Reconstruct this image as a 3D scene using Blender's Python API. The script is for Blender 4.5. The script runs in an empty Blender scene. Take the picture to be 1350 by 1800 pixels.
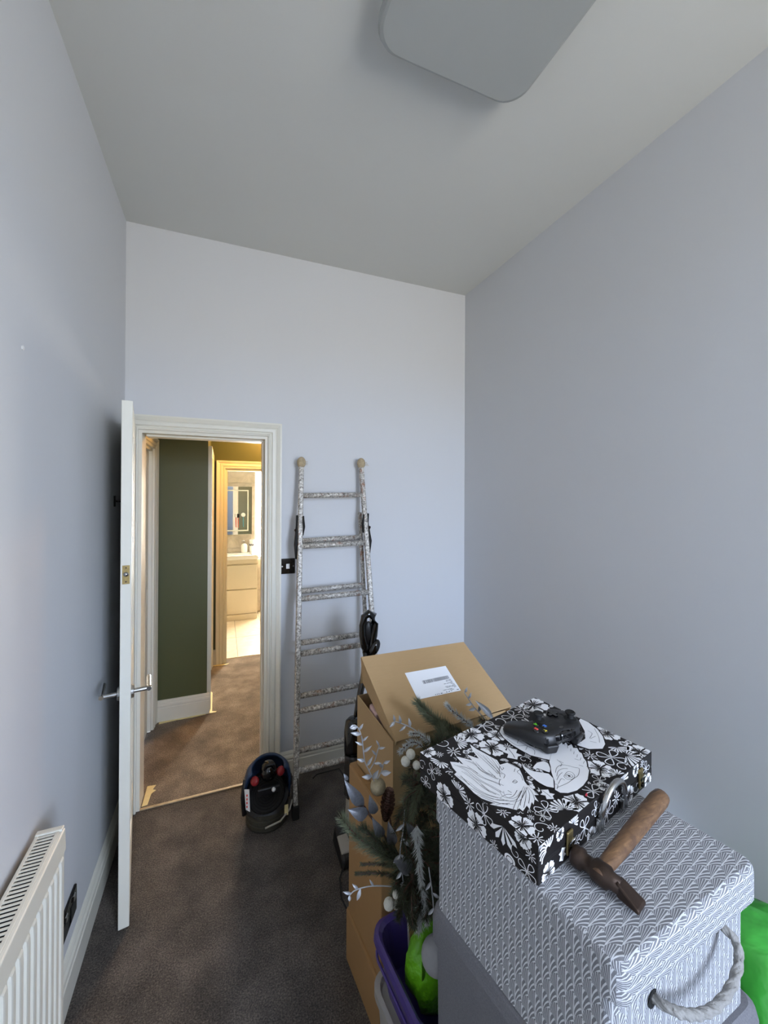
import bpy, bmesh, math, random
from mathutils import Vector, Matrix
random.seed(7)
scene = bpy.context.scene
COL = scene.collection
R = math.radians

# ------------------------------------------------------------------ camera
cam_d = bpy.data.cameras.new('camera')
cam_d.sensor_fit = 'VERTICAL'
cam_d.sensor_height = 36.0
cam_d.lens = 710.3 / 1800 * 36.0
cam_d.shift_y = -31.34 / 1800
cam_d.clip_start = 0.02
cam = bpy.data.objects.new('camera', cam_d)
COL.objects.link(cam)
cam.location = (0, 0, 1.63)
cam.rotation_euler = (Matrix.Rotation(-0.38062, 3, 'Z') @ Matrix.Rotation(math.pi / 2 + 0.00425, 3, 'X')
                      @ Matrix.Rotation(0.0043, 3, 'Z')).to_euler()
scene.camera = cam

# ------------------------------------------------------------------ world, exposure
vs = scene.view_settings
vs.view_transform = 'Standard'
vs.look = 'None'
vs.gamma = 1.0
vs.use_curve_mapping = False
vs.exposure = 0.45
world = bpy.data.worlds.new('sky')
scene.world = world
world.use_nodes = True
wn = world.node_tree
wn.nodes.clear()
w_out = wn.nodes.new('ShaderNodeOutputWorld')
w_bg = wn.nodes.new('ShaderNodeBackground')
w_tc = wn.nodes.new('ShaderNodeTexCoord')
w_sx = wn.nodes.new('ShaderNodeSeparateXYZ')
w_mr = wn.nodes.new('ShaderNodeMapRange')
w_cr = wn.nodes.new('ShaderNodeValToRGB')
w_mr.inputs['From Min'].default_value = -1
w_mr.inputs['From Max'].default_value = 1
wn.links.new(w_tc.outputs['Generated'], w_sx.inputs[0])
wn.links.new(w_sx.outputs['Z'], w_mr.inputs['Value'])
wn.links.new(w_mr.outputs[0], w_cr.inputs[0])
wn.links.new(w_cr.outputs[0], w_bg.inputs['Color'])
wn.links.new(w_bg.outputs[0], w_out.inputs[0])
el = w_cr.color_ramp.elements
el[0].position, el[0].color = 0.0, (0.70, 0.67, 0.60, 1)
el[1].position, el[1].color = 1.0, (0.95, 1.15, 1.55, 1)
for pos, c in ((0.48, (0.90, 0.86, 0.78, 1)), (0.495, (0.95, 0.93, 0.88, 1)), (0.515, (0.98, 1.24, 1.74, 1)), (0.62, (1.20, 1.40, 1.78, 1))):
    e = el.new(pos); e.color = c
w_bg.inputs['Strength'].default_value = 17.5

WX0, WX1, WZ0, WZ1, WY = 0.72, 1.53, 0.90, 2.62, -1.90      # the room's own window, behind the camera
ld = bpy.data.lights.new('window_daylight_portal', 'AREA')
ld.shape = 'RECTANGLE'; ld.size = WX1 - WX0; ld.size_y = WZ1 - WZ0
ld.cycles.is_portal = True
lo = bpy.data.objects.new('window_daylight_portal', ld)
COL.objects.link(lo)
lo.location = ((WX0 + WX1) / 2, WY - 0.10, (WZ0 + WZ1) / 2)
lo.rotation_euler = (math.pi / 2, 0, 0)
BATH_WINDOW = 44.0      # daylight on the frosted bathroom pane
HALL_LAMP = 52.0        # watts of the warm hall lamp

# ------------------------------------------------------------------ material helpers
def lin(c):
    c = c / 255.0
    return c / 12.92 if c <= 0.04045 else ((c + 0.055) / 1.055) ** 2.4
def S(r, g, b): return (lin(r), lin(g), lin(b), 1)
class NT:
    def __init__(s, name):
        s.m = bpy.data.materials.new(name); s.m.use_nodes = True
        s.t = s.m.node_tree; s.b = s.t.nodes['Principled BSDF']
    def n(s, ty, **kw):
        x = s.t.nodes.new(ty)
        for k, v in kw.items(): setattr(x, k, v)
        return x
    def put(s, sock, v):
        if hasattr(v, 'is_output'): s.t.links.new(v, sock)
        else: sock.default_value = v
    def math(s, op, a, b=None, c=None):
        x = s.n('ShaderNodeMath', operation=op)
        s.put(x.inputs[0], a)
        if b is not None: s.put(x.inputs[1], b)
        if c is not None: s.put(x.inputs[2], c)
        return x.outputs[0]
    def mix(s, f, a, b):
        x = s.n('ShaderNodeMix', data_type='RGBA')
        s.put(x.inputs[0], f); s.put(x.inputs[6], a); s.put(x.inputs[7], b)
        return x.outputs[2]
    def coord(s, which='Object', scale=(1, 1, 1)):
        tc = s.n('ShaderNodeTexCoord'); mp = s.n('ShaderNodeMapping')
        mp.inputs['Scale'].default_value = scale
        s.t.links.new(tc.outputs[which], mp.inputs[0])
        return mp.outputs[0]
    def noise(s, scale, detail=3, rough=0.5, co=None, dist=0.0):
        x = s.n('ShaderNodeTexNoise')
        x.inputs['Scale'].default_value = scale; x.inputs['Detail'].default_value = detail
        x.inputs['Roughness'].default_value = rough; x.inputs['Distortion'].default_value = dist
        if co is None: co = s.coord()
        s.t.links.new(co, x.inputs['Vector'])
        return x.outputs[0]
    def ramp(s, f, stops):
        x = s.n('ShaderNodeValToRGB'); e = x.color_ramp.elements
        e[0].position, e[0].color = stops[0]; e[1].position, e[1].color = stops[-1]
        for p, c in stops[1:-1]:
            q = e.new(p); q.color = c
        s.put(x.inputs[0], f)
        return x.outputs[0]
    def bump(s, h, strength=0.3, dist=0.002):
        x = s.n('ShaderNodeBump'); x.inputs['Strength'].default_value = strength
        x.inputs['Distance'].default_value = dist
        s.t.links.new(h, x.inputs['Height']); s.t.links.new(x.outputs[0], s.b.inputs['Normal'])
    def set(s, color=None, rough=None, metal=None, spec=None, trans=None, ior=None, alpha=None, coat=None, sheen=None):
        for k, v in (('Base Color', color), ('Roughness', rough), ('Metallic', metal), ('Specular IOR Level', spec),
                     ('Transmission Weight', trans), ('IOR', ior), ('Alpha', alpha), ('Coat Weight', coat), ('Sheen Weight', sheen)):
            if v is not None: s.put(s.b.inputs[k], v)
        return s.m
def mat(name, c, rough=0.5, metal=0.0, var=0.06, vscale=12, bump=0.0, bscale=200, bd=0.001, spec=None, **kw):
    t = NT(name)
    c2 = tuple(max(0, x * (1 - var * 2.2)) for x in c[:3]) + (1,)
    f = t.noise(vscale, 4)
    col = t.mix(f, c2, tuple(min(1, x * (1 + var)) for x in c[:3]) + (1,))
    if bump: t.bump(t.noise(bscale, 3), bump, bd)
    return t.set(col, rough, metal, spec, **kw)

M = {}
M['lilac'] = mat('lilac_wall_paint', S(212, 214, 217), 0.8, var=0.012, vscale=1.5, bump=0.12, bscale=260, bd=0.0006)
M['ceiling'] = mat('white_ceiling_paint', S(214, 215, 211), 0.8, var=0.012, vscale=2, bump=0.1, bscale=200, bd=0.0006)
M['gloss'] = mat('cream_gloss_woodwork', S(226, 224, 212), 0.40, var=0.015, vscale=9, bump=0.02, bscale=40)
M['green_wall'] = mat('olive_green_wall_paint', S(78, 84, 52), 0.5, var=0.03, vscale=2)
M['tape'] = mat('yellow_masking_tape', S(236, 222, 168), 0.6, var=0.06, vscale=60)
M['chrome'] = mat('brushed_steel', S(190, 190, 188), 0.22, 1.0, var=0.05, vscale=90)
M['black_nickel'] = mat('black_nickel', S(70, 68, 66), 0.12, 1.0, var=0.05, vscale=20)
M['brass'] = mat('worn_brass', S(150, 132, 88), 0.4, 0.9, var=0.2, vscale=120)
M['threshold'] = mat('worn_wood_threshold', S(186, 166, 132), 0.55, var=0.2, vscale=40)
M['white_plastic'] = mat('white_plastic', S(232, 232, 230), 0.35, var=0.02)
M['radiator'] = mat('cream_radiator_enamel', S(222, 220, 208), 0.35, var=0.02)
M['dark_void'] = mat('dark_void', S(18, 18, 18), 0.8)
M['black_plastic'] = mat('matt_black_plastic', S(22, 22, 24), 0.42, var=0.08, vscale=80)
M['black_gloss'] = mat('glossy_black_plastic', S(10, 10, 12), 0.1, var=0.05, coat=0.5)
M['rubber'] = mat('black_rubber', S(20, 20, 20), 0.75)
M['diffuser'] = mat('pale_lamp_diffuser', S(172, 175, 173), 0.5, var=0.02, vscale=6)
M['porcelain'] = mat('white_porcelain', S(240, 238, 232), 0.15, var=0.01)
M['vanity'] = mat('cream_gloss_vanity', S(214, 204, 184), 0.35, var=0.01)
M['grout'] = mat('tile_grout', S(170, 160, 142), 0.8)
M['mirror'] = mat('silvered_mirror', S(225, 228, 228), 0.02, 1.0, var=0.0)
M['frosted_strip'] = mat('frosted_mirror_strip', S(216, 220, 206), 0.5)
M['label_white'] = mat('white_label_paper', S(238, 240, 244), 0.6, var=0.01)
M['ink'] = mat('grey_label_ink', S(96, 98, 106), 0.7, var=0.02)
M['pink_paper'] = mat('pink_printed_paper', S(214, 178, 170), 0.7, var=0.15, vscale=120)
M['print_white'] = mat('white_print', S(240, 240, 242), 0.42, var=0.01)
M['print_black'] = mat('black_print', S(28, 25, 25), 0.5, var=0.05, spec=0.25)
M['print_red'] = mat('red_pen_mark', S(214, 60, 80), 0.5)
M['purple'] = mat('purple_plastic', S(74, 58, 130), 0.3, var=0.08, vscale=8)
M['lime'] = mat('lime_green_plastic', S(112, 190, 30), 0.35, var=0.25, vscale=16, bump=0.8, bscale=26, bd=0.02)
M['green_bag'] = mat('green_plastic_bag', S(70, 176, 66), 0.25, var=0.35, vscale=7, bump=0.5, bscale=14, bd=0.02)
M['grey_ball'] = mat('grey_textured_ball', S(150, 150, 152), 0.7, var=0.06, vscale=90, bump=0.4, bscale=500)
M['rope'] = mat('grey_woven_rope', S(150, 148, 144), 0.85, var=0.18, vscale=120, bump=0.7, bscale=220, bd=0.003)
M['silver'] = mat('silver_glitter_leaf', S(150, 152, 158), 0.34, 0.75, var=0.2, vscale=160, bump=0.5, bscale=700)
M['pale_silver'] = mat('pale_silver_sprig', S(178, 180, 184), 0.4, 0.45, var=0.08, vscale=90)
M['pine'] = mat('dark_pine_needles', S(66, 72, 52), 0.65, var=0.3, vscale=40)
M['pine_light'] = mat('sage_pine_needles', S(108, 114, 88), 0.65, var=0.25, vscale=40)
M['pine_frost'] = mat('frosted_pine_needles', S(196, 200, 198), 0.6, var=0.1, vscale=60)
M['berry'] = mat('frosted_white_berry', S(214, 212, 200), 0.8, var=0.12, vscale=160, bump=0.8, bscale=400, bd=0.002)
M['cone'] = mat('brown_pine_cone', S(88, 58, 46), 0.6, var=0.25, vscale=90)
M['gold_ball'] = mat('champagne_glitter_bauble', S(168, 156, 128), 0.4, 0.4, var=0.2, vscale=240, bump=0.6, bscale=600)
M['steel_dark'] = mat('rusty_dark_steel', S(74, 60, 52), 0.42, 0.75, var=0.3, vscale=70, bump=0.3, bscale=160)
M['twine'] = mat('tan_cloth_wrapping', S(190, 172, 140), 0.85, var=0.2, vscale=90, bump=0.6, bscale=200, bd=0.003)
M['blue_shell'] = mat('dark_blue_shell', S(40, 62, 92), 0.3, var=0.2, vscale=20)
M['olive_rubber'] = mat('olive_black_bumper', S(66, 64, 54), 0.55, var=0.2, vscale=30)
M['red_plastic'] = mat('red_plastic', S(150, 34, 40), 0.3)
M['cable_grey'] = mat('pale_grey_cable', S(170, 166, 156), 0.5)
M['cyan_bag'] = mat('pale_turquoise_bag', S(150, 210, 206), 0.4)
M['brush_red'] = mat('coral_toothbrush', S(206, 92, 70), 0.4)
M['brush_blue'] = mat('teal_toothbrush', S(70, 140, 150), 0.4)
M['btn_green'] = mat('green_glyph', S(110, 220, 40), 0.4); M['btn_red'] = mat('red_glyph', S(232, 78, 72), 0.4)
M['btn_blue'] = mat('blue_glyph', S(60, 130, 232), 0.4); M['btn_yellow'] = mat('yellow_glyph', S(226, 210, 70), 0.4)

def carpet(name, a, b):
    t = NT(name); co = t.coord()
    f = t.noise(190, 3, 0.75, co); g = t.noise(6, 4, 0.6, co); h = t.noise(600, 2, 0.5, co)
    k = t.math('ADD', t.math('MULTIPLY', f, 0.75), t.math('MULTIPLY', g, 0.35))
    col = t.ramp(k, [(0.42, a), (0.55, b), (0.68, tuple(min(1, x * 2.4) for x in b[:3]) + (1,))])
    t.bump(t.math('ADD', f, h), 0.9, 0.006)
    return t.set(col, 0.95, spec=0.1, sheen=0.15)
M['carpet'] = carpet('taupe_carpet', S(40, 36, 34), S(86, 79, 73))
M['carpet_lit'] = carpet('taupe_carpet_lit', S(86, 77, 68), S(128, 116, 103))  # same carpet as the room, hall light put into its lighter colour

def cardboard(name, c):
    t = NT(name); co = t.coord('Object', (1, 1, 14)); f = t.noise(26, 4, 0.6, co); g = t.noise(5, 3)
    col = t.mix(t.math('ADD', t.math('MULTIPLY', f, 0.5), t.math('MULTIPLY', g, 0.5)), tuple(x * 0.86 for x in c[:3]) + (1,), tuple(x * 1.08 for x in c[:3]) + (1,))
    t.bump(f, 0.08, 0.001)
    return t.set(col, 0.75, spec=0.25)
M['card'] = cardboard('brown_cardboard', S(176, 146, 106))
M['card_dark'] = cardboard('brown_cardboard_old', S(164, 128, 86))

def stone(name, c, c2):
    t = NT(name); f = t.noise(7, 8, 0.65, dist=1.2)
    return t.set(t.ramp(f, [(0.35, c2), (0.65, c)]), 0.3)
M['wall_tile'] = stone('beige_stone_wall_tile', S(198, 186, 166), S(170, 158, 138))
M['floor_tile'] = stone('cream_stone_floor_tile', S(226, 216, 196), S(208, 196, 174))

def plain_grey():
    t = NT('grey_felt_fabric'); f = t.noise(420, 2, 0.6); g = t.noise(30, 3)
    col = t.mix(f, S(92, 92, 96), S(128, 128, 132)); t.bump(f, 0.4, 0.001)
    return t.set(col, 0.9, spec=0.15)
M['grey_felt'] = plain_grey()

def fan_fabric():
    t = NT('grey_fan_print_fabric')
    uv = t.n('ShaderNodeUVMap'); sp = t.n('ShaderNodeSeparateXYZ'); t.t.links.new(uv.outputs[0], sp.inputs[0])
    mt = t.math
    u = mt('DIVIDE', sp.outputs[0], 0.0265); v = mt('DIVIDE', sp.outputs[1], 0.0225)
    row = mt('FLOOR', v); fy = mt('FRACT', v)
    x = mt('SUBTRACT', mt('FRACT', mt('ADD', u, mt('MULTIPLY', mt('FLOORED_MODULO', row, 2.0), 0.5))), 0.5)
    a = mt('SQRT', mt('MAXIMUM', mt('SUBTRACT', 1.0, mt('MULTIPLY', mt('MULTIPLY', x, x), 4.0)), 0.0))
    inA = mt('LESS_THAN', fy, a)
    xb = mt('SUBTRACT', x, mt('MULTIPLY', mt('SIGN', x), 0.5))
    X = mt('ADD', mt('MULTIPLY', x, inA), mt('MULTIPLY', xb, mt('SUBTRACT', 1.0, inA)))
    Y = mt('ADD', fy, inA)
    right = mt('GREATER_THAN', X, 0.0)
    ax_ = mt('ABSOLUTE', X)
    # fronds: bold drooping ribs on one side of the stem, fine straight rays on the other
    ph = mt('ARCTAN2', ax_, mt('ADD', mt('MULTIPLY', Y, 0.55), 0.04))
    rays = mt('GREATER_THAN', mt('ABSOLUTE', mt('SUBTRACT', mt('FRACT', mt('MULTIPLY', ph, 8.0)), 0.5)), 0.37)
    rr = mt('SQRT', mt('ADD', mt('MULTIPLY', ax_, ax_), mt('MULTIPLY', mt('MULTIPLY', Y, Y), 0.30)))
    c2 = mt('SUBTRACT', mt('MULTIPLY', ph, 4.6), mt('MULTIPLY', rr, 2.3))
    ribs = mt('GREATER_THAN', mt('ABSOLUTE', mt('SUBTRACT', mt('FRACT', c2), 0.5)), 0.32)
    lines = mt('ADD', mt('MULTIPLY', ribs, right), mt('MULTIPLY', rays, mt('SUBTRACT', 1.0, right)))
    stem = mt('LESS_THAN', ax_, 0.03)
    mask = mt('MINIMUM', mt('MAXIMUM', lines, stem), 1.0)
    f = t.noise(500, 2)
    col = t.mix(t.math('MULTIPLY', mask, 0.85), t.mix(f, S(108, 109, 113), S(130, 131, 135)), S(216, 218, 221))
    t.bump(f, 0.25, 0.0008)
    return t.set(col, 0.85, spec=0.2)
M['fan'] = fan_fabric()

def worn_ladder():
    t = NT('paint_spattered_ladder_metal'); co = t.coord('Object', (1, 1, 1))
    f = t.noise(85, 6, 0.75, co); g = t.noise(16, 4, 0.7, co); h = t.noise(150, 4, 0.7, co)
    base = t.ramp(f, [(0.34, S(40, 34, 30)), (0.42, S(132, 126, 118)), (0.52, S(182, 178, 170)), (0.62, S(232, 228, 220))])
    col = t.mix(t.ramp(g, [(0.56, (0, 0, 0, 1)), (0.66, (1, 1, 1, 1))]), base, S(140, 104, 84))
    col = t.mix(t.ramp(h, [(0.60, (0, 0, 0, 1)), (0.64, (1, 1, 1, 1))]), col, S(232, 230, 222))
    t.bump(f, 0.5, 0.003)
    return t.set(col, 0.42, 0.2)
M['ladder'] = worn_ladder()

def wood_handle():
    t = NT('worn_ash_handle'); co = t.coord('Object', (3, 40, 40)); f = t.noise(3, 6, 0.65, co, 1.0); g = t.noise(40, 5)
    col = t.mix(t.ramp(g, [(0.45, (0, 0, 0, 1)), (0.7, (1, 1, 1, 1))]), t.ramp(f, [(0.3, S(70, 48, 32)), (0.6, S(124, 92, 62)), (0.75, S(150, 118, 84))]), S(88, 62, 42))
    t.bump(f, 0.3, 0.002)
    return t.set(col, 0.5)
M['wood'] = wood_handle()

def clear_plastic(name, c, rough, alpha):
    t = NT(name); f = t.noise(20, 3)
    return t.set(t.mix(f, c, tuple(min(1, x * 1.1) for x in c[:3]) + (1,)), rough, alpha=alpha)
M['translucent'] = clear_plastic('milky_translucent_plastic', S(178, 176, 172), 0.35, 0.8)
M['smoked'] = clear_plastic('smoked_clear_plastic', S(60, 58, 58), 0.12, 0.75)
def glow(name, c, strength):
    t = NT(name); t.set(c, 0.4)
    t.b.inputs['Emission Color'].default_value = c; t.b.inputs['Emission Strength'].default_value = strength
    return t.m
M['bath_pane'] = glow('daylit_frosted_pane', (1.0, 0.92, 0.80, 1), BATH_WINDOW)
M['bulb'] = glow('warm_lamp_globe', (1.0, 0.66, 0.30, 1), 5.0)
def glass():
    t = NT('window_glass'); return t.set((1, 1, 1, 1), 0.0, alpha=0.06, spec=0.5)
M['glass'] = glass()

# ------------------------------------------------------------------ mesh helpers
class MB:
    def __init__(s): s.v = []; s.f = []; s.m = []
    def add(s, verts, faces, mi=0):
        o = len(s.v); s.v += [tuple(p) for p in verts]
        s.f += [tuple(i + o for i in f) for f in faces]; s.m += [mi] * len(faces)
        return s
    def hexa(s, b, t, mi=0):
        return s.add(list(b) + list(t), [(3, 2, 1, 0), (4, 5, 6, 7), (0, 1, 5, 4), (1, 2, 6, 5), (2, 3, 7, 6), (3, 0, 4, 7)], mi)
    def box(s, x0, x1, y0, y1, z0, z1, mi=0):
        return s.hexa([(x0, y0, z0), (x1, y0, z0), (x1, y1, z0), (x0, y1, z0)], [(x0, y0, z1), (x1, y0, z1), (x1, y1, z1), (x0, y1, z1)], mi)
    def tube(s, path, r, n=8, cap=True, flat=1.0, up=(0, 0, 1), closed=False, mi=0):
        P = [Vector(p) for p in path]; k = len(P)
        rr = r if isinstance(r, (list, tuple)) else [r] * k
        rings = []; ref = Vector(up)
        for i in range(k):
            if closed: d = P[(i + 1) % k] - P[i - 1]
            else: d = P[min(i + 1, k - 1)] - P[max(i - 1, 0)]
            d.normalize()
            if abs(d.dot(ref)) > 0.97: a = d.orthogonal().normalized()
            else: a = ref.cross(d).normalized()
            b = d.cross(a).normalized()
            rings.append([P[i] + a * math.cos(2 * math.pi * j / n) * rr[i] + b * math.sin(2 * math.pi * j / n) * rr[i] * flat for j in range(n)])
        V = [q for g in rings for q in g]; Fc = []
        for i in range(k if closed else k - 1):
            i2 = (i + 1) % k
            for j in range(n): Fc.append((i * n + j, i * n + (j + 1) % n, i2 * n + (j + 1) % n, i2 * n + j))
        if cap and not closed:
            Fc.append(tuple(reversed(range(n)))); Fc.append(tuple((k - 1) * n + j for j in range(n)))
        return s.add(V, Fc, mi)
    def lathe(s, prof, c=(0, 0, 0), axis=(0, 0, 1), n=20, mi=0):
        ax = Vector(axis).normalized(); a = ax.orthogonal().normalized(); b = ax.cross(a); c = Vector(c)
        V = []; Fc = []
        for (r, h) in prof:
            for j in range(n):
                th = 2 * math.pi * j / n
                V.append(c + ax * h + (a * math.cos(th) + b * math.sin(th)) * max(r, 1e-5))
        for i in range(len(prof) - 1):
            for j in range(n): Fc.append((i * n + j, i * n + (j + 1) % n, (i + 1) * n + (j + 1) % n, (i + 1) * n + j))
        Fc.append(tuple(reversed(range(n)))); Fc.append(tuple((len(prof) - 1) * n + j for j in range(n)))
        return s.add(V, Fc, mi)
    def ball(s, c, r, sc=(1, 1, 1), n=14, mi=0, rot=None):
        V = []; Fc = []; k = n // 2
        for i in range(k + 1):
            ph = math.pi * i / k
            for j in range(n):
                th = 2 * math.pi * j / n
                p = Vector((math.sin(ph) * math.cos(th) * sc[0], math.sin(ph) * math.sin(th) * sc[1], -math.cos(ph) * sc[2])) * r
                if rot is not None: p = rot @ p
                V.append(Vector(c) + p)
        for i in range(k):
            for j in range(n): Fc.append((i * n + j, i * n + (j + 1) % n, (i + 1) * n + (j + 1) % n, (i + 1) * n + j))
        return s.add(V, Fc, mi)
    def prism(s, poly, fn, d0, d1, mi=0):
        n = len(poly)
        V = [fn(p[0], p[1], d0) for p in poly] + [fn(p[0], p[1], d1) for p in poly]
        Fc = [tuple(reversed(range(n))), tuple(range(n, 2 * n))] + [(i, (i + 1) % n, n + (i + 1) % n, n + i) for i in range(n)]
        return s.add(V, Fc, mi)
    def build(s, name, mats, parent=None, bevel=0, seg=2, smooth=False, uv=None, sub=0, local=False, raw=False):
        off = Vector((0, 0, 0))
        if parent is not None and not local:
            p = parent
            while p is not None:
                off += p.location; p = p.parent
        me = bpy.data.meshes.new(name)
        me.from_pydata([tuple(Vector(q) - off) for q in s.v], [], s.f)
        if not isinstance(mats, (list, tuple)): mats = [mats]
        for m in mats: me.materials.append(M[m])
        for p, mi in zip(me.polygons, s.m): p.material_index = mi
        if not raw:
            bm = bmesh.new(); bm.from_mesh(me)
            bmesh.ops.remove_doubles(bm, verts=bm.verts, dist=1e-5)
            bmesh.ops.recalc_face_normals(bm, faces=bm.faces); bm.to_mesh(me); bm.free()
        if smooth:
            for p in me.polygons: p.use_smooth = True
        if uv:
            l = me.uv_layers.new(name='UVMap')
            for p in me.polygons:
                for li in p.loop_indices:
                    l.data[li].uv = uv(me.vertices[me.loops[li].vertex_index].co, p.normal)
        o = bpy.data.objects.new(name, me); COL.objects.link(o)
        if parent is not None: o.parent = parent
        if bevel:
            b = o.modifiers.new('bevel', 'BEVEL'); b.width = bevel; b.segments = seg; b.limit_method = 'ANGLE'; b.angle_limit = R(35)
            b.harden_normals = False
        if sub:
            b = o.modifiers.new('sub', 'SUBSURF'); b.levels = sub; b.render_levels = sub
        if smooth and bevel:
            pass
        return o
def thing(name, label, cat, loc=(0, 0, 0), rz=0.0, group=None):
    o = bpy.data.objects.new(name, None); COL.objects.link(o); o.empty_display_size = 0.05
    o.location = loc; o.rotation_euler = (0, 0, rz); o['label'] = label; o['category'] = cat
    if group: o['group'] = group
    return o
def tag(o, label, cat, group=None):
    o['label'] = label; o['category'] = cat
    if group: o['group'] = group
    return o
def struct(o, label=None):
    o['kind'] = 'structure'
    if label: o['label'] = label
    return o
def sroot(name, label, loc=(0, 0, 0), rz=0.0):
    o = bpy.data.objects.new(name, None); COL.objects.link(o); o.empty_display_size = 0.05
    o.location = loc; o.rotation_euler = (0, 0, rz); return struct(o, label)
def copy_mesh(src, parent, loc=(0, 0, 0)):
    o = src.copy(); COL.objects.link(o); o.parent = parent; o.location = loc
    return o

# ================================================================== ROOM SHELL
XL, XR, YB, YR, H = -0.464, 1.566, 2.405, -1.90, 3.03
T = 0.12
DX0, DX1, DZ = -0.405, 0.245, 1.97           # doorway to the hall
struct(MB().box(XL - T, XR + T, YR - T, YB + 0.02, -0.06, 0).build('floor', 'carpet'), 'dark taupe carpet of the small lilac room')
struct(MB().box(XL - T, XR + T, YR - T, YB + T, H, H + 0.08).build('ceiling', 'ceiling'), 'white painted ceiling of the lilac room')
struct(MB().box(XL - T, XL, YR - T, YB + T, -0.06, H).build('wall_left', 'lilac'), 'lilac painted wall behind the radiator')
struct(MB().box(XR, XR + T, YR - T, YB + T, -0.06, H).build('wall_right', 'lilac'), 'lilac painted wall beside the stacked boxes')
b = MB().box(XL, DX0, YB, YB + T, 0, H).box(DX1, XR, YB, YB + T, 0, H).box(DX0, DX1, YB, YB + T, DZ, H)
struct(b.build('wall_back', 'lilac', raw=True), 'lilac painted wall around the open doorway')
b = MB().box(XL, WX0, YR - T, YR, 0, H).box(WX1, XR, YR - T, YR, 0, H).box(WX0, WX1, YR - T, YR, 0, WZ0).box(WX0, WX1, YR - T, YR, WZ1, H)
struct(b.build('wall_rear', 'lilac', raw=True), 'lilac painted wall with the daylight window')
w1 = sroot('window_1', 'white framed daylight window behind the camera', ((WX0 + WX1) / 2, YR - 0.07, WZ0))
fw = 0.055
for (x0, x1, z0, z1) in ((WX0, WX0 + fw, WZ0, WZ1), (WX1 - fw, WX1, WZ0, WZ1)):
    MB().box(x0, x1, YR - 0.10, YR - 0.04, z0, z1).build('window_stile', 'white_plastic', w1, 0.004)
for (z0, z1) in ((WZ0, WZ0 + fw), (WZ1 - fw, WZ1), (1.88, 1.95)):
    MB().box(WX0 + fw, WX1 - fw, YR - 0.10, YR - 0.04, z0, z1).build('window_rail', 'white_plastic', w1, 0.004)
MB().box(1.095, 1.155, YR - 0.10, YR - 0.04, WZ0 + fw, 1.88).build('window_mullion', 'white_plastic', w1, 0.004)
MB().box(WX0 - 0.06, WX1 + 0.03, YR - 0.04, YR + 0.16, WZ0 - 0.035, WZ0).build('window_sill', 'gloss', w1, 0.006)

# skirting boards: moulded profile swept along each wall
PROF = [(0, 0), (0.020, 0), (0.020, 0.088), (0.0165, 0.092), (0.0165, 0.099), (0.020, 0.103), (0.018, 0.114), (0.012, 0.121), (0.012, 0.126), (0.007, 0.134), (0.002, 0.138), (0, 0.138)]
def skirt(name, p0, p1, nrm, label, parent=None, m='gloss', sc=1.0, part=False):
    mb = MB(); n = len(PROF)
    V = []
    for p in (p0, p1):
        for d, z in PROF: V.append((p[0] + nrm[0] * d, p[1] + nrm[1] * d, z * sc))
    mb.add(V, [tuple(reversed(range(n))), tuple(range(n, 2 * n))] + [(i, (i + 1) % n, n + (i + 1) % n, n + i) for i in range(n)])
    o = mb.build(name, m, parent)
    if parent is None: struct(o, label)
    return o
skirt('baseboard_left', (XL, YR), (XL, YB), (1, 0), 'white moulded skirting board along the left wall')
skirt('baseboard_right', (XR, YR), (XR, YB), (-1, 0), 'white moulded skirting board behind the boxes')
skirt('baseboard_back', (DX1 + 0.075, YB), (XR - 0.02, YB), (0, -1), 'white moulded skirting board behind the ladder')
skirt('baseboard_rear', (XL + 0.02, YR), (XR - 0.02, YR), (0, 1), 'white moulded skirting board under the window')

# architrave sweep; w runs outwards from the opening, d stands off the wall
AP = [(0.0, 0.0), (0.0, 0.014), (0.010, 0.018), (0.014, 0.012), (0.018, 0.012), (0.024, 0.020), (0.040, 0.020), (0.046, 0.015), (0.050, 0.019), (0.066, 0.027), (0.074, 0.027), (0.074, 0.0)]
def architrave(parent, x0, x1, zt, fn, m='gloss', wl=1.0, wr=1.0):
    n = len(AP)
    def seg(name, pa, pb):
        V = [pa(w, d) for w, d in AP] + [pb(w, d) for w, d in AP]
        Fc = [tuple(reversed(range(n))), tuple(range(n, 2 * n))] + [(i, (i + 1) % n, n + (i + 1) % n, n + i) for i in range(n)]
        MB().add(V, Fc).build(name, m, parent)
    seg('architrave_side', lambda w, d: fn(x0 - w * wl, 0, d), lambda w, d: fn(x0 - w * wl, zt + w, d))
    seg('architrave_head', lambda w, d: fn(x0 - w * wl, zt + w, d), lambda w, d: fn(x1 + w * wr, zt + w, d))
    seg('architrave_side', lambda w, d: fn(x1 + w * wr, zt + w, d), lambda w, d: fn(x1 + w * wr, 0, d))
t1 = sroot('trim_1', 'cream door frame with moulded architrave around the open doorway', (0, YB, 0))
architrave(t1, DX0 + 0.002, DX1 - 0.002, DZ - 0.002, lambda x, z, d: (x, YB - d, z), wl=0.72)
MB().box(DX0, DX0 + 0.018, YB, YB + T, 0, DZ).build('door_lining', 'gloss', t1)
MB().box(DX1 - 0.018, DX1, YB, YB + T, 0, DZ).build('door_lining', 'gloss', t1)
MB().box(DX0 + 0.018, DX1 - 0.018, YB, YB + T, DZ - 0.018, DZ).build('door_lining', 'gloss', t1)
MB().box(DX1 - 0.030, DX1 - 0.018, YB + 0.045, YB + T, 0, DZ - 0.018).build('door_stop', 'gloss', t1, 0.002)
MB().box(DX0 + 0.030, DX1 - 0.030, YB + 0.045, YB + T, DZ - 0.030, DZ - 0.018).build('door_stop', 'gloss', t1, 0.002)
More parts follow.
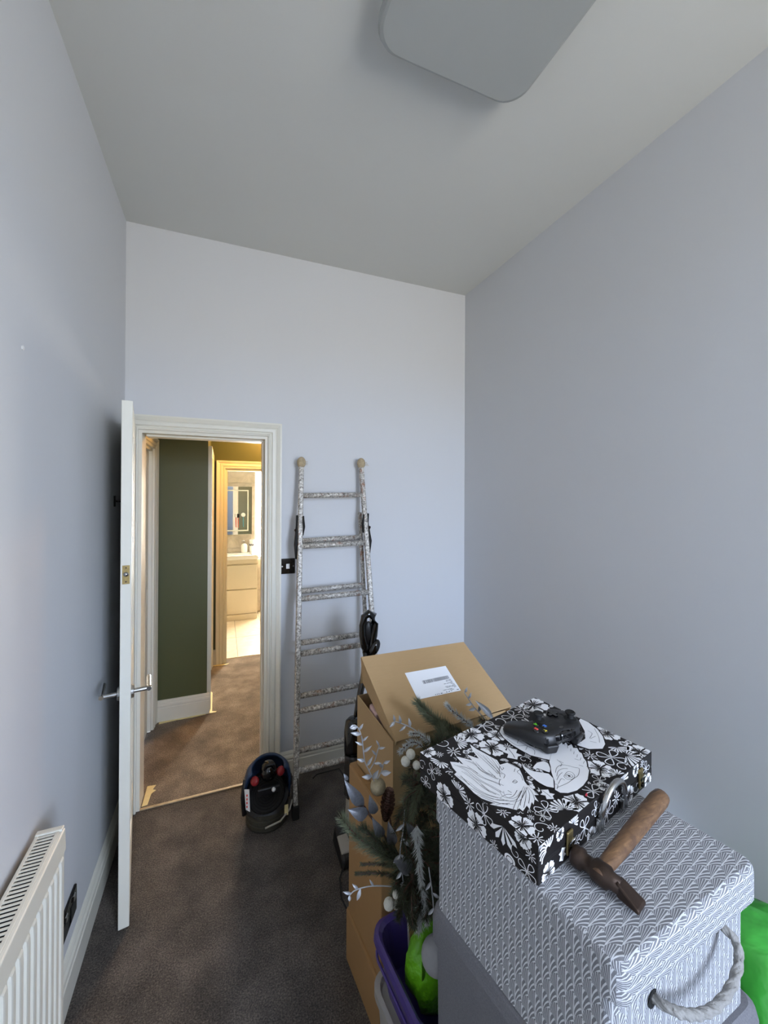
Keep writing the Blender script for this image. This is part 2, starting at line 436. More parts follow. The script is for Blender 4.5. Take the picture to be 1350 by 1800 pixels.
MB().box(DX0 + 0.018, DX1 - 0.018, YB - 0.002, YB + 0.014, 0.0, 0.006).build('threshold_strip', 'threshold', t1, 0.002)
# the hall-side casing
architrave(t1, DX0 + 0.002, DX1 - 0.002, DZ - 0.002, lambda x, z, d: (x, YB + T + 0.008 + d, z), wl=0.5)

# ================================================================== HALL
HC = 2.80
GY, GX = 3.31, -0.10          # green wall face and its outer corner
FY = 4.22                     # far hall wall with the bathroom doorway
HXL, HXR = -0.45, 1.30
BX0, BX1, BZ = 0.027, 0.727, 1.89
struct(MB().box(HXL - T, HXR + T, YB + 0.02, FY + 0.09, -0.06, 0).build('floor_hall', 'carpet_lit'), 'taupe carpet of the hall beyond the doorway, coloured lighter as if lit')
struct(MB().box(HXL - T, HXR + T, YB + T, FY + T, HC, HC + 0.08).build('ceiling_hall', 'ceiling'), 'white hall ceiling')
D2 = (2.62, 3.20)             # doorway in the hall's left wall
b = MB().box(HXL - T, HXL, YB + T, D2[0], 0, HC).box(HXL - T, HXL, D2[1], GY, 0, HC).box(HXL - T, HXL, D2[0], D2[1], 1.97, HC)
struct(b.build('wall_hall_left', 'green_wall', raw=True), 'green hall wall holding the closed cream door')
struct(MB().box(HXL - T, GX, GY, FY + T, 0, HC).build('wall_hall_corner', 'green_wall'), 'dark green wall jutting into the hall')
b = MB().box(GX, BX0, FY, FY + T, 0, HC).box(BX1, HXR, FY, FY + T, 0, HC).box(BX0, BX1, FY, FY + T, BZ, HC)
struct(b.build('wall_hall_far', 'green_wall', raw=True), 'olive wall above the bathroom doorway')
struct(MB().box(HXR, HXR + T, YB + T, FY + T, 0, HC).build('wall_hall_right', 'green_wall'), 'green hall wall out of sight on the right')
b = MB().box(HXL, DX0, YB + T, YB + T + 0.008, 0, HC).box(DX1, HXR, YB + T, YB + T + 0.008, 0, HC).box(DX0, DX1, YB + T, YB + T + 0.008, DZ, HC)
struct(b.build('wall_hall_near', 'green_wall', raw=True), 'green hall side of the doorway wall')
skirt('baseboard_hall', (HXL, GY), (GX + 0.02, GY), (0, -1), 'cream skirting board along the green wall', sc=1.08)
skirt('baseboard_passage', (GX, FY), (BX0 - 0.07, FY), (0, -1), 'short cream skirting beside the bathroom door', sc=1.04)
skirt('baseboard_hall_right', (HXR, YB + T), (HXR, FY), (-1, 0), 'cream skirting board of the right hall wall')
t2 = sroot('trim_2', 'cream bathroom door frame lit orange by the hall lamp', (BX0, FY, 0))
architrave(t2, BX0, BX1, BZ, lambda x, z, d: (x, FY - d, z), wl=1.08)
MB().box(BX0 - 0.001, BX0 + 0.02, FY, FY + T, 0, BZ).build('door_lining', 'gloss', t2)
MB().box(BX1 - 0.02, BX1 + 0.001, FY, FY + T, 0, BZ).build('door_lining', 'gloss', t2)
MB().box(BX0 + 0.02, BX1 - 0.02, FY, FY + T, BZ - 0.02, BZ).build('door_lining', 'gloss', t2)
# door frame in the passage side of the green corner
t3 = sroot('trim_3', 'white door frame seen edge on at the green corner', (GX, 3.42, 0))
architrave(t3, 3.415, 4.10, 1.93, lambda y, z, d: (GX + d, y, z))
d3 = sroot('door_3', 'cream door in the passage, seen edge on', (GX, 3.42, 0))
MB().box(GX - 0.004, GX + 0.008, 3.417, 4.098, 0.006, 1.928).build('door_leaf', 'gloss', d3)
# closed cream door on the hall's left wall
t4 = sroot('trim_4', 'cream frame of the closed hall door at the left', (HXL, 2.9, 0))
architrave(t4, D2[0], D2[1], 1.95, lambda y, z, d: (HXL + d, y, z), wl=0.9, wr=1.3)
for y0, y1 in ((D2[0], D2[0] + 0.02), (D2[1] - 0.02, D2[1])):
    MB().box(HXL - T, HXL, y0, y1, 0, 1.95).build('door_lining', 'gloss', t4)
MB().box(HXL - T, HXL, D2[0] + 0.02, D2[1] - 0.02, 1.93, 1.95).build('door_lining', 'gloss', t4)
d2 = sroot('door_2', 'closed cream panelled door on the left of the hall', (HXL - 0.03, 2.9, 0))
x0, x1 = HXL - 0.055, HXL - 0.02
ya, yb = D2[0] + 0.022, D2[1] - 0.022
for y0, y1 in ((ya, ya + 0.10), (yb - 0.10, yb)): MB().box(x0, x1, y0, y1, 0.006, 1.928).build('stile', 'gloss', d2, 0.002)
for z0, z1 in ((0.006, 0.22), (0.80, 0.98), (1.82, 1.928)): MB().box(x0, x1, ya + 0.10, yb - 0.10, z0, z1).build('rail', 'gloss', d2, 0.002)
for z0, z1 in ((0.22, 0.80), (0.98, 1.82)): MB().box(x0 + 0.01, x1 - 0.012, ya + 0.10, yb - 0.10, z0, z1).build('panel', 'gloss', d2)
MB().box(x1, x1 + 0.003, yb - 0.060, yb - 0.035, 0.90, 0.99).build('keyhole_plate', 'gloss', d2, 0.001)

# hall lamp (out of view, right of the doorway)
LP = (0.48, 3.76, 2.45)
hl = thing('pendant_lamp', 'warm globe pendant lamp hanging in the hall', 'lamp', LP)
MB().lathe([(0.0, 0.26), (0.05, 0.26), (0.05, 0.345), (0.0, 0.35)], LP).build('ceiling_rose', 'white_plastic', hl, smooth=False)
MB().tube([(LP[0], LP[1], LP[2] + 0.29), (LP[0], LP[1], LP[2] + 0.08)], 0.004, 6).build('flex', 'white_plastic', hl)
MB().ball(LP, 0.085).build('globe_shade', 'bulb', hl, smooth=True)
pl = bpy.data.lights.new('hall_lamp_light', 'POINT'); pl.energy = HALL_LAMP; pl.color = (1.0, 0.50, 0.13); pl.shadow_soft_size = 0.09
po = bpy.data.objects.new('hall_lamp_light', pl); COL.objects.link(po); po.parent = hl; po.location = (0, 0, -0.10)

# ================================================================== BATHROOM
BY = 5.95
BC = 2.40
BXL, BXR = -0.60, 1.25
bf = struct(MB().box(BXL - T, BXR + T, FY + 0.09, BY + T, -0.06, -0.006).build('floor_bathroom', 'grout'), 'cream tiled bathroom floor')
xs = [-0.60, -0.165, 0.155, 0.465, 0.775, 1.085, 1.25]
ys = [4.312, 4.33, 4.935, 5.54, 5.95]
for i in range(len(xs) - 1):
    for j in range(len(ys) - 1):
        if ys[j + 1] - ys[j] < 0.05: continue
        MB().box(xs[i] + 0.003, xs[i + 1] - 0.003, ys[j] + 0.003, ys[j + 1] - 0.003, -0.006, 0.0).build('tile', 'floor_tile', bf, 0.001)
struct(MB().box(BXL - T, BXR + T, FY + T, BY + T, BC, BC + 0.08).build('ceiling_bathroom', 'ceiling'), 'white bathroom ceiling')
struct(MB().box(BXL - T, BXL, FY + T, BY + T, 0, BC).build('wall_bathroom_left', 'wall_tile'), 'beige bathroom wall on the left')
struct(MB().box(BXR, BXR + T, FY + T, BY + T, 0, BC).build('wall_bathroom_right', 'wall_tile'), 'beige bathroom wall on the right')
struct(MB().box(BXL, BX0, FY + T, FY + T + 0.01, 0, BC).box(BX1, BXR, FY + T, FY + T + 0.01, 0, BC).box(BX0, BX1, FY + T, FY + T + 0.01, BZ, BC).build('wall_bathroom_front', 'green_wall', raw=True), 'olive bathroom wall around its doorway')
VX0, VX1, VZ0, VZ1 = 0.425, 1.02, 0.735, 2.02       # bathroom window
b = MB().box(BXL, VX0, BY, BY + T, 0, BC).box(VX1, BXR, BY, BY + T, 0, BC).box(VX0, VX1, BY, BY + T, 0, VZ0).box(VX0, VX1, BY, BY + T, VZ1, BC)
bw = struct(b.build('wall_bathroom_far', 'grout', raw=True), 'beige stone tiled bathroom wall behind the basin')
cols = [-0.60, -0.23, 0.37, 0.97, 1.25]
cols2 = [-0.60, -0.53, 0.07, 0.67, 1.25]
zr = 0.0; k = 0
while zr < BC - 0.02:
    z1 = min(zr + 0.30, BC)
    cs = cols if k % 2 else cols2
    for i in range(len(cs) - 1):
        rects = [(cs[i], cs[i + 1], zr, z1)]
        out = []
        for (a0, a1, c0, c1) in rects:
            if a1 <= VX0 or a0 >= VX1 or c1 <= VZ0 or c0 >= VZ1: out.append((a0, a1, c0, c1)); continue
            if a0 < VX0: out.append((a0, VX0, c0, c1))
            if a1 > VX1: out.append((VX1, a1, c0, c1))
            if c0 < VZ0: out.append((max(a0, VX0), min(a1, VX1), c0, VZ0))
            if c1 > VZ1: out.append((max(a0, VX0), min(a1, VX1), VZ1, c1))
        for (a0, a1, c0, c1) in out:
            if a1 - a0 < 0.012 or c1 - c0 < 0.012: continue
            MB().box(a0 + 0.002, a1 - 0.002, BY - 0.008, BY, c0 + 0.002, c1 - 0.002).build('tile', 'wall_tile', bw, 0.001)
    zr += 0.30; k += 1
w2 = sroot('window_2', 'blown out white bathroom window right of the mirror', ((VX0 + VX1) / 2, BY + 0.05, VZ0))
for x0, x1 in ((VX0, VX0 + 0.03), (VX1 - 0.03, VX1)): MB().box(x0, x1, BY + 0.03, BY + 0.08, VZ0, VZ1).build('window_stile', 'white_plastic', w2)
for z0, z1 in ((VZ0, VZ0 + 0.03), (VZ1 - 0.03, VZ1)): MB().box(VX0 + 0.03, VX1 - 0.03, BY + 0.03, BY + 0.08, z0, z1).build('window_rail', 'white_plastic', w2)
MB().box(VX0 + 0.03, VX1 - 0.03, BY + 0.05, BY + 0.056, VZ0 + 0.03, VZ1 - 0.03).build('pane', 'bath_pane', w2)

va = thing('vanity_unit', 'cream gloss two drawer vanity unit under the bathroom mirror', 'vanity', (0.12, 5.77, 0))
vx0, vx1, vy0, vy1 = -0.20, 0.440, 5.59, BY - 0.009
MB().box(vx0, vx1, vy0 + 0.018, vy1, 0.002, 0.79).build('carcass', 'vanity', va)
for z0, z1 in ((0.084, 0.395), (0.405, 0.715)): MB().box(vx0, vx1 - 0.012, vy0, vy0 + 0.018, z0, z1).build('drawer_front', 'vanity', va, 0.003)
MB().box(vx0, vx1 - 0.012, vy0, vy0 + 0.018, 0.002, 0.076).build('plinth', 'vanity', va, 0.002)
MB().box(vx0, vx1 - 0.012, vy0 + 0.002, vy0 + 0.018, 0.735, 0.79).build('finger_rail', 'vanity', va, 0.002)
ba = thing('washbasin', 'white porcelain basin on top of the vanity unit', 'basin', (0.12, 5.77, 0.79))
m_ = MB()
bx0, bx1, by0, by1 = vx0 - 0.006, vx1 + 0.006, vy0 - 0.012, vy1
m_.box(bx0, bx1, by0, by0 + 0.035, 0.79, 0.842).box(bx0, bx1, by1 - 0.10, by1, 0.79, 0.842).box(bx0, bx0 + 0.07, by0 + 0.035, by1 - 0.10, 0.79, 0.842).box(bx1 - 0.07, bx1, by0 + 0.035, by1 - 0.10, 0.79, 0.842).box(bx0 + 0.07, bx1 - 0.07, by0 + 0.035, by1 - 0.10, 0.79, 0.800)
m_.build('bowl', 'porcelain', ba, raw=True)
MB().lathe([(0.012, 0), (0.012, 0.004), (0.0, 0.005)], (0.05, by0 + 0.002, 0.818), (0, -1, 0)).build('overflow', 'black_nickel', ba)
tp = thing('basin_tap', 'chrome mixer tap on the back edge of the basin', 'tap', (0.03, vy1 - 0.05, 0.842))
MB().lathe([(0.024, 0), (0.024, 0.012), (0.018, 0.016), (0.018, 0.085), (0.0, 0.09)], (0.03, vy1 - 0.05, 0.842)).build('tap_body', 'chrome', tp, smooth=False)
MB().tube([(0.03, vy1 - 0.05, 0.90), (0.03, vy1 - 0.10, 0.905), (0.03, vy1 - 0.145, 0.895), (0.03, vy1 - 0.15, 0.88)], 0.012, 10).build('spout', 'chrome', tp, smooth=True)
MB().tube([(0.03, vy1 - 0.05, 0.93), (0.03, vy1 - 0.09, 0.955)], [0.009, 0.006], 8).build('lever', 'chrome', tp, smooth=True)
sd = thing('soap_dispenser', 'squat white soap dispenser on the basin edge', 'dispenser', (0.285, vy1 - 0.05, 0.842))
MB().lathe([(0.0, 0), (0.040, 0), (0.043, 0.01), (0.043, 0.09), (0.035, 0.112), (0.016, 0.122), (0.0, 0.124)], (0.285, vy1 - 0.05, 0.842)).build('bottle', 'porcelain', sd, smooth=True)
MB().tube([(0.285, vy1 - 0.05, 0.965), (0.285, vy1 - 0.05, 1.005), (0.27, vy1 - 0.055, 1.008), (0.245, vy1 - 0.06, 1.0)], 0.007, 8).build('pump', 'chrome', sd, smooth=True)
cu = thing('tumbler', 'white tumbler with a dark printed band by the bathroom window', 'tumbler', (0.385, vy1 - 0.045, 0.842))
MB().lathe([(0.0, 0), (0.030, 0), (0.037, 0.17), (0.033, 0.17), (0.027, 0.01), (0.0, 0.01)], (0.385, vy1 - 0.045, 0.842)).build('cup', 'porcelain', cu, smooth=True)
for a in range(7):
    th = R(200 + a * 20)
    MB().box(-0.006, 0.004, -0.0006, 0.0006, 0, 0.024).build('printed_mark', 'ink', cu, local=True).matrix_local = Matrix.Translation((0.0362 * math.cos(th), 0.0362 * math.sin(th), 0.088 + 0.006 * (a % 2))) @ Matrix.Rotation(th + math.pi / 2, 4, 'Z')

MX0, MX1, MZ0, MZ1 = -0.215, 0.385, 1.09, 1.75
mi = thing('bathroom_mirror', 'rectangular bathroom mirror with a frosted inset border', 'mirror', ((MX0 + MX1) / 2, BY - 0.02, MZ0))
MB().box(MX0, MX1, BY - 0.040, BY - 0.009, MZ0, MZ1).build('mirror_glass', 'mirror', mi, 0.001)
s0, s1 = 0.045, 0.062
yy0, yy1 = BY - 0.0412, BY - 0.0395
for (x0, x1, z0, z1) in ((MX0 + s0, MX0 + s1, MZ0 + s0, MZ1 - s0), (MX1 - s1, MX1 - s0, MZ0 + s0, MZ1 - s0), (MX0 + s1, MX1 - s1, MZ0 + s0, MZ0 + s1), (MX0 + s1, MX1 - s1, MZ1 - s1, MZ1 - s0)):
    MB().box(x0, x1, yy0, yy1, z0, z1).build('frosted_border', 'frosted_strip', mi)
for x, top, c, lab in ((0.176, 1.365, 'brush_red', 'coral toothbrush in a white holder on the mirror, nearest the frame'), (0.205, 1.36, 'brush_red', 'coral toothbrush in a black holder on the mirror'), (0.270, 1.37, 'brush_blue', 'teal toothbrush in a round white holder on the mirror')):
    tb = thing('toothbrush', lab, 'toothbrush', (x, BY - 0.05, top - 0.17), group='toothbrushes stuck to the mirror')
    hm = 'black_plastic' if x == 0.205 else 'white_plastic'
    if x == 0.270: MB().lathe([(0.0, 0), (0.028, 0), (0.028, 0.012), (0.024, 0.018), (0.0, 0.019)], (x, BY - 0.041, top - 0.01), (0, -1, 0)).build('holder', hm, tb)
    else: MB().box(x - 0.018, x + 0.016, BY - 0.062, BY - 0.041, top - 0.038, top + 0.015).build('holder', hm, tb, 0.004)
    MB().tube([(x, BY - 0.055, top - 0.03), (x, BY - 0.056, top - 0.10), (x + 0.002, BY - 0.055, top - 0.175)], [0.0045, 0.006, 0.004], 8).build('brush_handle', c, tb, smooth=True)

# ================================================================== MASKING TAPE on the hall carpet
def tape(pts, label):
    z = 0.003
    MBt = MB(); n = len(pts)
    MBt.prism(pts, lambda x, y, d: (x, y, d), 0.001, z)
    tag(MBt.build('masking_tape', 'tape'), label, 'tape', 'masking tape on the hall carpet')
tape([(-0.098, 3.288), (-0.040, 3.286), (-0.030, 3.300), (-0.062, 3.312), (-0.066, 3.62), (-0.078, 3.645), (-0.086, 3.60), (-0.078, 3.32), (-0.098, 3.312)], 'torn yellow masking tape around the green corner')
tape([(-0.382, 2.432), (-0.356, 2.436), (-0.350, 2.52), (-0.330, 2.54), (-0.348, 2.552), (-0.336, 2.585), (-0.38, 2.590)], 'torn yellow masking tape at the threshold by the open door')
tape([(HXL + 0.04, 3.262), (-0.30, 3.275), (-0.20, 3.272), (-0.105, 3.280), (-0.105, 3.289), (HXL + 0.04, 3.289)], 'thin yellow masking tape along the green wall skirting')
tape([(-0.075, 4.178), (BX0 - 0.02, 4.17), (BX0 + 0.02, 4.17), (BX0 + 0.045, 4.20), (BX0 + 0.02, 4.192), (-0.075, 4.196)], 'yellow masking tape at the foot of the bathroom frame')

# ================================================================== OPEN DOOR
DW, DT, DH = 0.628, 0.036, 1.985
d1 = sroot('door_1', 'cream panelled door standing open towards the radiator', (-0.432, 2.388, 0.0), R(-81.0))
# local: x from hinge to free edge, y<0 is the wall side after turning, thickness centred on y=0
def dbox(name, x0, x1, z0, z1, th=DT / 2, m='gloss', bev=0.002, y=None, parent=d1):
    y0, y1 = (-th, th) if y is None else y
    return MB().box(x0, x1, y0, y1, z0, z1).build(name, m, parent, bev, local=True)
dbox('stile', 0, 0.10, 0.008, DH); dbox('stile', DW - 0.105, DW, 0.008, DH)
dbox('rail', 0.10, DW - 0.105, 0.008, 0.225); dbox('rail', 0.10, DW - 0.105, 0.80, 0.98); dbox('rail', 0.10, DW - 0.105, DH - 0.11, DH)
mx = (0.10 + DW - 0.105) / 2
dbox('muntin', mx - 0.045, mx + 0.045, 0.225, 0.80); dbox('muntin', mx - 0.045, mx + 0.045, 0.98, DH - 0.11)
for (z0, z1) in ((0.225, 0.80), (0.98, DH - 0.11)):
    for (x0, x1) in ((0.10, mx - 0.045), (mx + 0.045, DW - 0.105)):
        pn = dbox('panel', x0, x1, z0, z1, 0.005, bev=0)
        for sy in (-1, 1):
            ya, yb = (0.005, 0.014) if sy > 0 else (-0.014, -0.005)
            for (a0, a1, c0, c1) in ((x0, x0 + 0.014, z0, z1), (x1 - 0.014, x1, z0, z1), (x0 + 0.014, x1 - 0.014, z0, z0 + 0.014), (x0 + 0.014, x1 - 0.014, z1 - 0.014, z1)):
                MB().box(a0, a1, ya, yb, c0, c1).build('moulding', 'gloss', pn, 0.003, local=True)
lp = dbox('latch_plate', DW - 0.0005, DW + 0.0012, 1.295, 1.365, y=(-0.012, 0.012), m='brass', bev=0)
MB().lathe([(0.009, 0), (0.009, 0.004), (0.005, 0.009), (0.0, 0.0095)], (DW + 0.001, 0, 1.332), (1, 0, 0), 14).build('latch_bolt', 'chrome', lp, local=True, smooth=True)
for z in (1.304, 1.356): MB().lathe([(0.003, 0), (0.003, 0.0016)], (DW + 0.001, 0, z), (1, 0, 0), 8).build('screw', 'steel_dark', lp, local=True)
hz, hx = 0.865, DW - 0.060
for sy in (-1, 1):
    hd = MB().lathe([(0.0, 0), (0.026, 0), (0.026, 0.008), (0.022, 0.010), (0.0, 0.010)], (hx, sy * DT / 2, hz), (0, sy, 0), 24).build('handle_rose', 'chrome', d1, local=True, smooth=False)
    MB().tube([(hx, sy * (DT / 2 + 0.008), hz), (hx, sy * (DT / 2 + 0.068), hz)], 0.0085, 12).build('lever_stem', 'chrome', hd, local=True, smooth=False)
    MB().tube([(hx + 0.01, sy * (DT / 2 + 0.060), hz), (hx - 0.115, sy * (DT / 2 + 0.060), hz)], 0.0085, 12).build('lever', 'chrome', hd, local=True, smooth=False)
for z in (0.25, 1.72):
    MB().tube([(-0.004, -DT / 2 - 0.003, z), (-0.004, -DT / 2 - 0.003, z + 0.09)], 0.006, 10).build('hinge', 'brass', d1, local=True)

# ================================================================== WALL FITTINGS
sw = thing('light_switch', 'black nickel light switch plate between door frame and ladder', 'light switch', (0.357, YB, 1.175))
MB().box(0.315, 0.399, YB - 0.008, YB, 1.173, 1.262).build('switch_plate', 'black_nickel', sw, 0.003)
MB().box(0.347, 0.367, YB - 0.012, YB - 0.008, 1.203, 1.232).build('rocker', 'white_plastic', sw, 0.002)
for x in (0.325, 0.389): MB().lathe([(0.004, 0), (0.004, 0.001)], (x, YB - 0.008, 1.2175), (0, -1, 0), 10).build('screw', 'chrome', sw)
so = thing('wall_socket', 'black nickel double socket low on the left wall', 'socket', (XL, 1.60, 0.215))
MB().box(XL, XL + 0.009, 1.535, 1.682, 0.212, 0.298).build('socket_plate', 'black_nickel', so, 0.003)
for y in (1.572, 1.645):
    MB().box(XL + 0.009, XL + 0.011, y - 0.026, y + 0.026, 0.222, 0.268).build('socket_face', 'black_plastic', so, 0.001)
    MB().box(XL + 0.009, XL + 0.014, y - 0.009, y + 0.009, 0.272, 0.291).build('rocker', 'chrome', so, 0.001)
hk = thing('coat_hook', 'small black hook on the wall behind the door', 'hook', (XL, 2.20, 1.60))
MB().box(XL, XL + 0.004, 2.188, 2.212, 1.575, 1.625).build('hook_plate', 'black_plastic', hk, 0.001)
MB().tube([(XL + 0.004, 2.20, 1.60), (XL + 0.03, 2.20, 1.598), (XL + 0.036, 2.20, 1.612)], 0.004, 8).build('hook_arm', 'black_plastic', hk)
nl = MB().lathe([(0.0, 0), (0.005, 0), (0.006, 0.003), (0.0, 0.005)], (XL, 1.265, 1.994), (1, 0, 0), 10).build('wall_plug', 'white_plastic')
tag(nl, 'tiny screw plug high on the left wall', 'wall plug')

# ceiling light: square fitting with rounded corners
cl = thing('ceiling_light', 'flat rounded square ceiling light, switched off', 'ceiling light', (0.69, 0.87, H))
def rrect(cx, cy, hx_, hy_, r, n=8):
    out = []
    for (sx, sy, a0) in ((1, 1, 0), (-1, 1, 90), (-1, -1, 180), (1, -1, 270)):
        for i in range(n + 1):
            a = R(a0 + 90 * i / n); out.append((cx + sx * (hx_ - r) + math.cos(a) * r, cy + sy * (hy_ - r) + math.sin(a) * r))
    return out
def stack(loops, closed_top=True):
    mb = MB(); n = len(loops[0]); V = [p for l in loops for p in l]; Fc = []
    for i in range(len(loops) - 1):
        for j in range(n): Fc.append((i * n + j, i * n + (j + 1) % n, (i + 1) * n + (j + 1) % n, (i + 1) * n + j))
    Fc.append(tuple(reversed(range(n)))); 
    if closed_top: Fc.append(tuple((len(loops) - 1) * n + j for j in range(n)))
    return mb.add(V, Fc)
LC, LH = (0.6625, 0.860), 0.2625
stack([[(x, y, z) for x, y in rrect(*LC, LH - i_, LH - i_, 0.075)] for i_, z in ((0.012, 2.999), (0.004, 2.997), (0.0, 2.985), (0.0, 2.968), (0.004, 2.958), (0.012, 2.954))]).build('diffuser', 'diffuser', cl)
stack([[(x, y, z) for x, y in rrect(*LC, LH - 0.012, LH - 0.012, 0.07)] for z in (H, 2.999)]).build('base_plate', 'white_plastic', cl)

# ================================================================== RADIATOR
RX0, RX1, RY0, RY1, RZ0, RZ1 = -0.446, -0.382, -0.25, 1.325, 0.13, 0.742
ra = thing('radiator', 'cream convector radiator with a slotted top on the left wall', 'radiator', (-0.414, 0.55, RZ0))
mb = MB()
prof = []; y = RY1 - 0.012
prof.append((RX1 - 0.006, RY1 - 0.002))
while y > RY0 + 0.03:
    prof += [(RX1 - 0.007, y), (RX1 - 0.001, y - 0.004), (RX1, y - 0.008), (RX1, y - 0.018), (RX1 - 0.001, y - 0.022), (RX1 - 0.007, y - 0.026)]
    y -= 0.0335
prof.append((RX1 - 0.006, RY0))
n = len(prof)
zt = RZ1 - 0.062
V = []
for (z, k_) in ((RZ0 + 0.03, 0.0), (RZ0 + 0.05, 1.0), (zt - 0.028, 1.0), (zt - 0.010, 0.85), (zt, 0.0)):
    for (x, y) in prof: V.append(((RX1 - 0.007) + (x - (RX1 - 0.007)) * k_, y, z))
Fc = []
for i in range(4):
    for j in range(n - 1): Fc.append((i * n + j, i * n + j + 1, (i + 1) * n + j + 1, (i + 1) * n + j))
mb.add(V, Fc); mb.build('front_panel', 'radiator', ra, smooth=False)
MB().box(RX1 - 0.012, RX1 - 0.0075, RY0, RY1, RZ0, RZ1 - 0.01).build('inner_panel', 'radiator', ra)
MB().box(RX0, RX0 + 0.006, RY0, RY1, RZ0, RZ1 - 0.012).build('back_panel', 'radiator', ra)
MB().hexa([(RX1 - 0.0075, RY0, zt), (RX1 - 0.001, RY0, zt), (RX1 - 0.001, RY1, zt), (RX1 - 0.0075, RY1, zt)], [(RX1 - 0.014, RY0, RZ1 - 0.002), (RX1 - 0.003, RY0, RZ1 - 0.004), (RX1 - 0.003, RY1, RZ1 - 0.004), (RX1 - 0.014, RY1, RZ1 - 0.002)]).build('top_rail', 'radiator', ra, 0.003)
MB().box(RX0 - 0.002, RX1 - 0.006, RY1 - 0.014, RY1 + 0.004, RZ1 - 0.10, RZ1 + 0.002).build('end_cap', 'radiator', ra, 0.003)
MB().box(RX0, RX1 - 0.008, RY1 - 0.002, RY1 + 0.001, RZ0, RZ1 - 0.10).build('side_panel', 'radiator', ra)
MB().box(RX0 + 0.008, RX1 - 0.014, RY0 + 0.01, RY1 - 0.016, RZ0 + 0.02, RZ1 - 0.012).build('slot_shade_block', 'dark_void', ra)  # solid near-black block, paints the shade seen between the grille slats
MB().box(RX0, RX0 + 0.008, RY0, RY1 - 0.014, RZ1 - 0.008, RZ1).build('grille_rail', 'radiator', ra, 0.001)
MB().box(RX1 - 0.020, RX1 - 0.012, RY0, RY1 - 0.014, RZ1 - 0.008, RZ1).build('grille_rail', 'radiator', ra, 0.001)
sl = MB().box(-0.018, 0.018, -0.0026, 0.0026, -0.0016, 0).build('slat', 'radiator', ra, local=True)
sl.location = (RX0 + 0.026 + 0.414, RY1 - 0.020 - 0.55, RZ1 - 0.001 - RZ0)
for i in range(1, 108):
    copy_mesh(sl, ra, (sl.location.x, sl.location.y - 0.0112 * i, sl.location.z))
MB().tube([(RX1 - 0.03, RY1 + 0.004, RZ0 + 0.03), (RX1 - 0.03, RY1 + 0.03, RZ0 + 0.03), (RX1 - 0.03, RY1 + 0.04, RZ0 + 0.01), (RX1 - 0.03, RY1 + 0.04, 0.001)], 0.009, 10).build('feed_pipe', 'chrome', ra, smooth=True)
for y in (0.0, 1.0): MB().box(XL, RX0, y, y + 0.03, RZ0 + 0.1, RZ1 - 0.1).build('wall_bracket', 'radiator', ra)

# ================================================================== LADDER
la = thing('ladder', 'paint spattered folding metal ladder leaning on the back wall', 'ladder', (0.58, 2.15, 0))
def lerp(a, b, t): return Vector(a) * (1 - t) + Vector(b) * t
FLb, FLt = Vector((0.352, 2.070, 0.03)), Vector((0.424, 2.352, 1.815))
FRb, FRt = Vector((0.838, 2.070, 0.03)), Vector((0.788, 2.352, 1.822))
BLb, BLt = Vector((0.372, 2.205, 0.03)), Vector((0.418, 2.366, 1.52))
BRb, BRt = Vector((0.822, 2.205, 0.03)), Vector((0.786, 2.366, 1.53))
def bar(a, b, wx, wy):
    mb = MB(); h = Vector((wx / 2, 0, 0)); g = Vector((0, wy / 2, 0)); a = Vector(a); b = Vector(b)
    return mb.hexa([a - h - g, a + h - g, a + h + g, a - h + g], [b - h - g, b + h - g, b + h + g, b - h + g])
for a, b_ in ((FLb, FLt), (FRb, FRt)):
    bar(a, b_, 0.027, 0.030).build('front_stile', 'ladder', la, 0.006)
for a, b_ in ((BLb, BLt), (BRb, BRt)):
    bar(a, b_, 0.022, 0.024).build('rear_stile', 'ladder', la, 0.005)
for z in (1.630, 1.345, 1.062, 0.778, 0.495, 0.212):
    t = (z - 0.03) / (1.815 - 0.03)
    a, c = lerp(FLb, FLt, t), lerp(FRb, FRt, t)
    MB().tube([a, c], 0.0135, 10, flat=1.15).build('rung', 'ladder', la, smooth=True)
    if z < 1.5:
        t = (z + 0.022 - 0.03) / (1.52 - 0.03)
        a, c = lerp(BLb, BLt, t), lerp(BRb, BRt, t)
        MB().tube([a, c], 0.0135, 10, flat=1.15).build('rung', 'ladder', la, smooth=True)
for p, s_ in ((FLt, 0), (FRt, 1)):
    MB().ball(p + Vector((0, -0.004, 0.006)), 0.028, (0.92, 0.85, 1.2), 14).build('wrapped_end', 'twine', la, smooth=True)
    mb = MB()
    for i in range(3): mb.tube([p + Vector((0.015, -0.01, 0.01 - 0.008 * i)), p + Vector((0.035 + 0.006 * i * s_, -0.012, 0.012 - 0.009 * i))], 0.0012, 5)
    mb.build('loose_thread', 'twine', la)
for p, s_ in ((FLb, -1), (FRb, 1)):
    bar(p + Vector((0, -0.002, -0.03)), p + Vector((0, 0.004, 0.035)), 0.036, 0.042).build('rubber_foot', 'rubber', la, 0.006)
    bar(p + Vector((-0.016 * s_, -0.006, 0.0)), p + Vector((-0.012 * s_, 0.018, 0.16)), 0.008, 0.020).build('foot_bracket', 'chrome', la, 0.002)
for p in (BLb, BRb):
    bar(p + Vector((0, -0.002, -0.03)), p + Vector((0, 0.002, 0.03)), 0.030, 0.034).build('rubber_foot', 'rubber', la, 0.005)
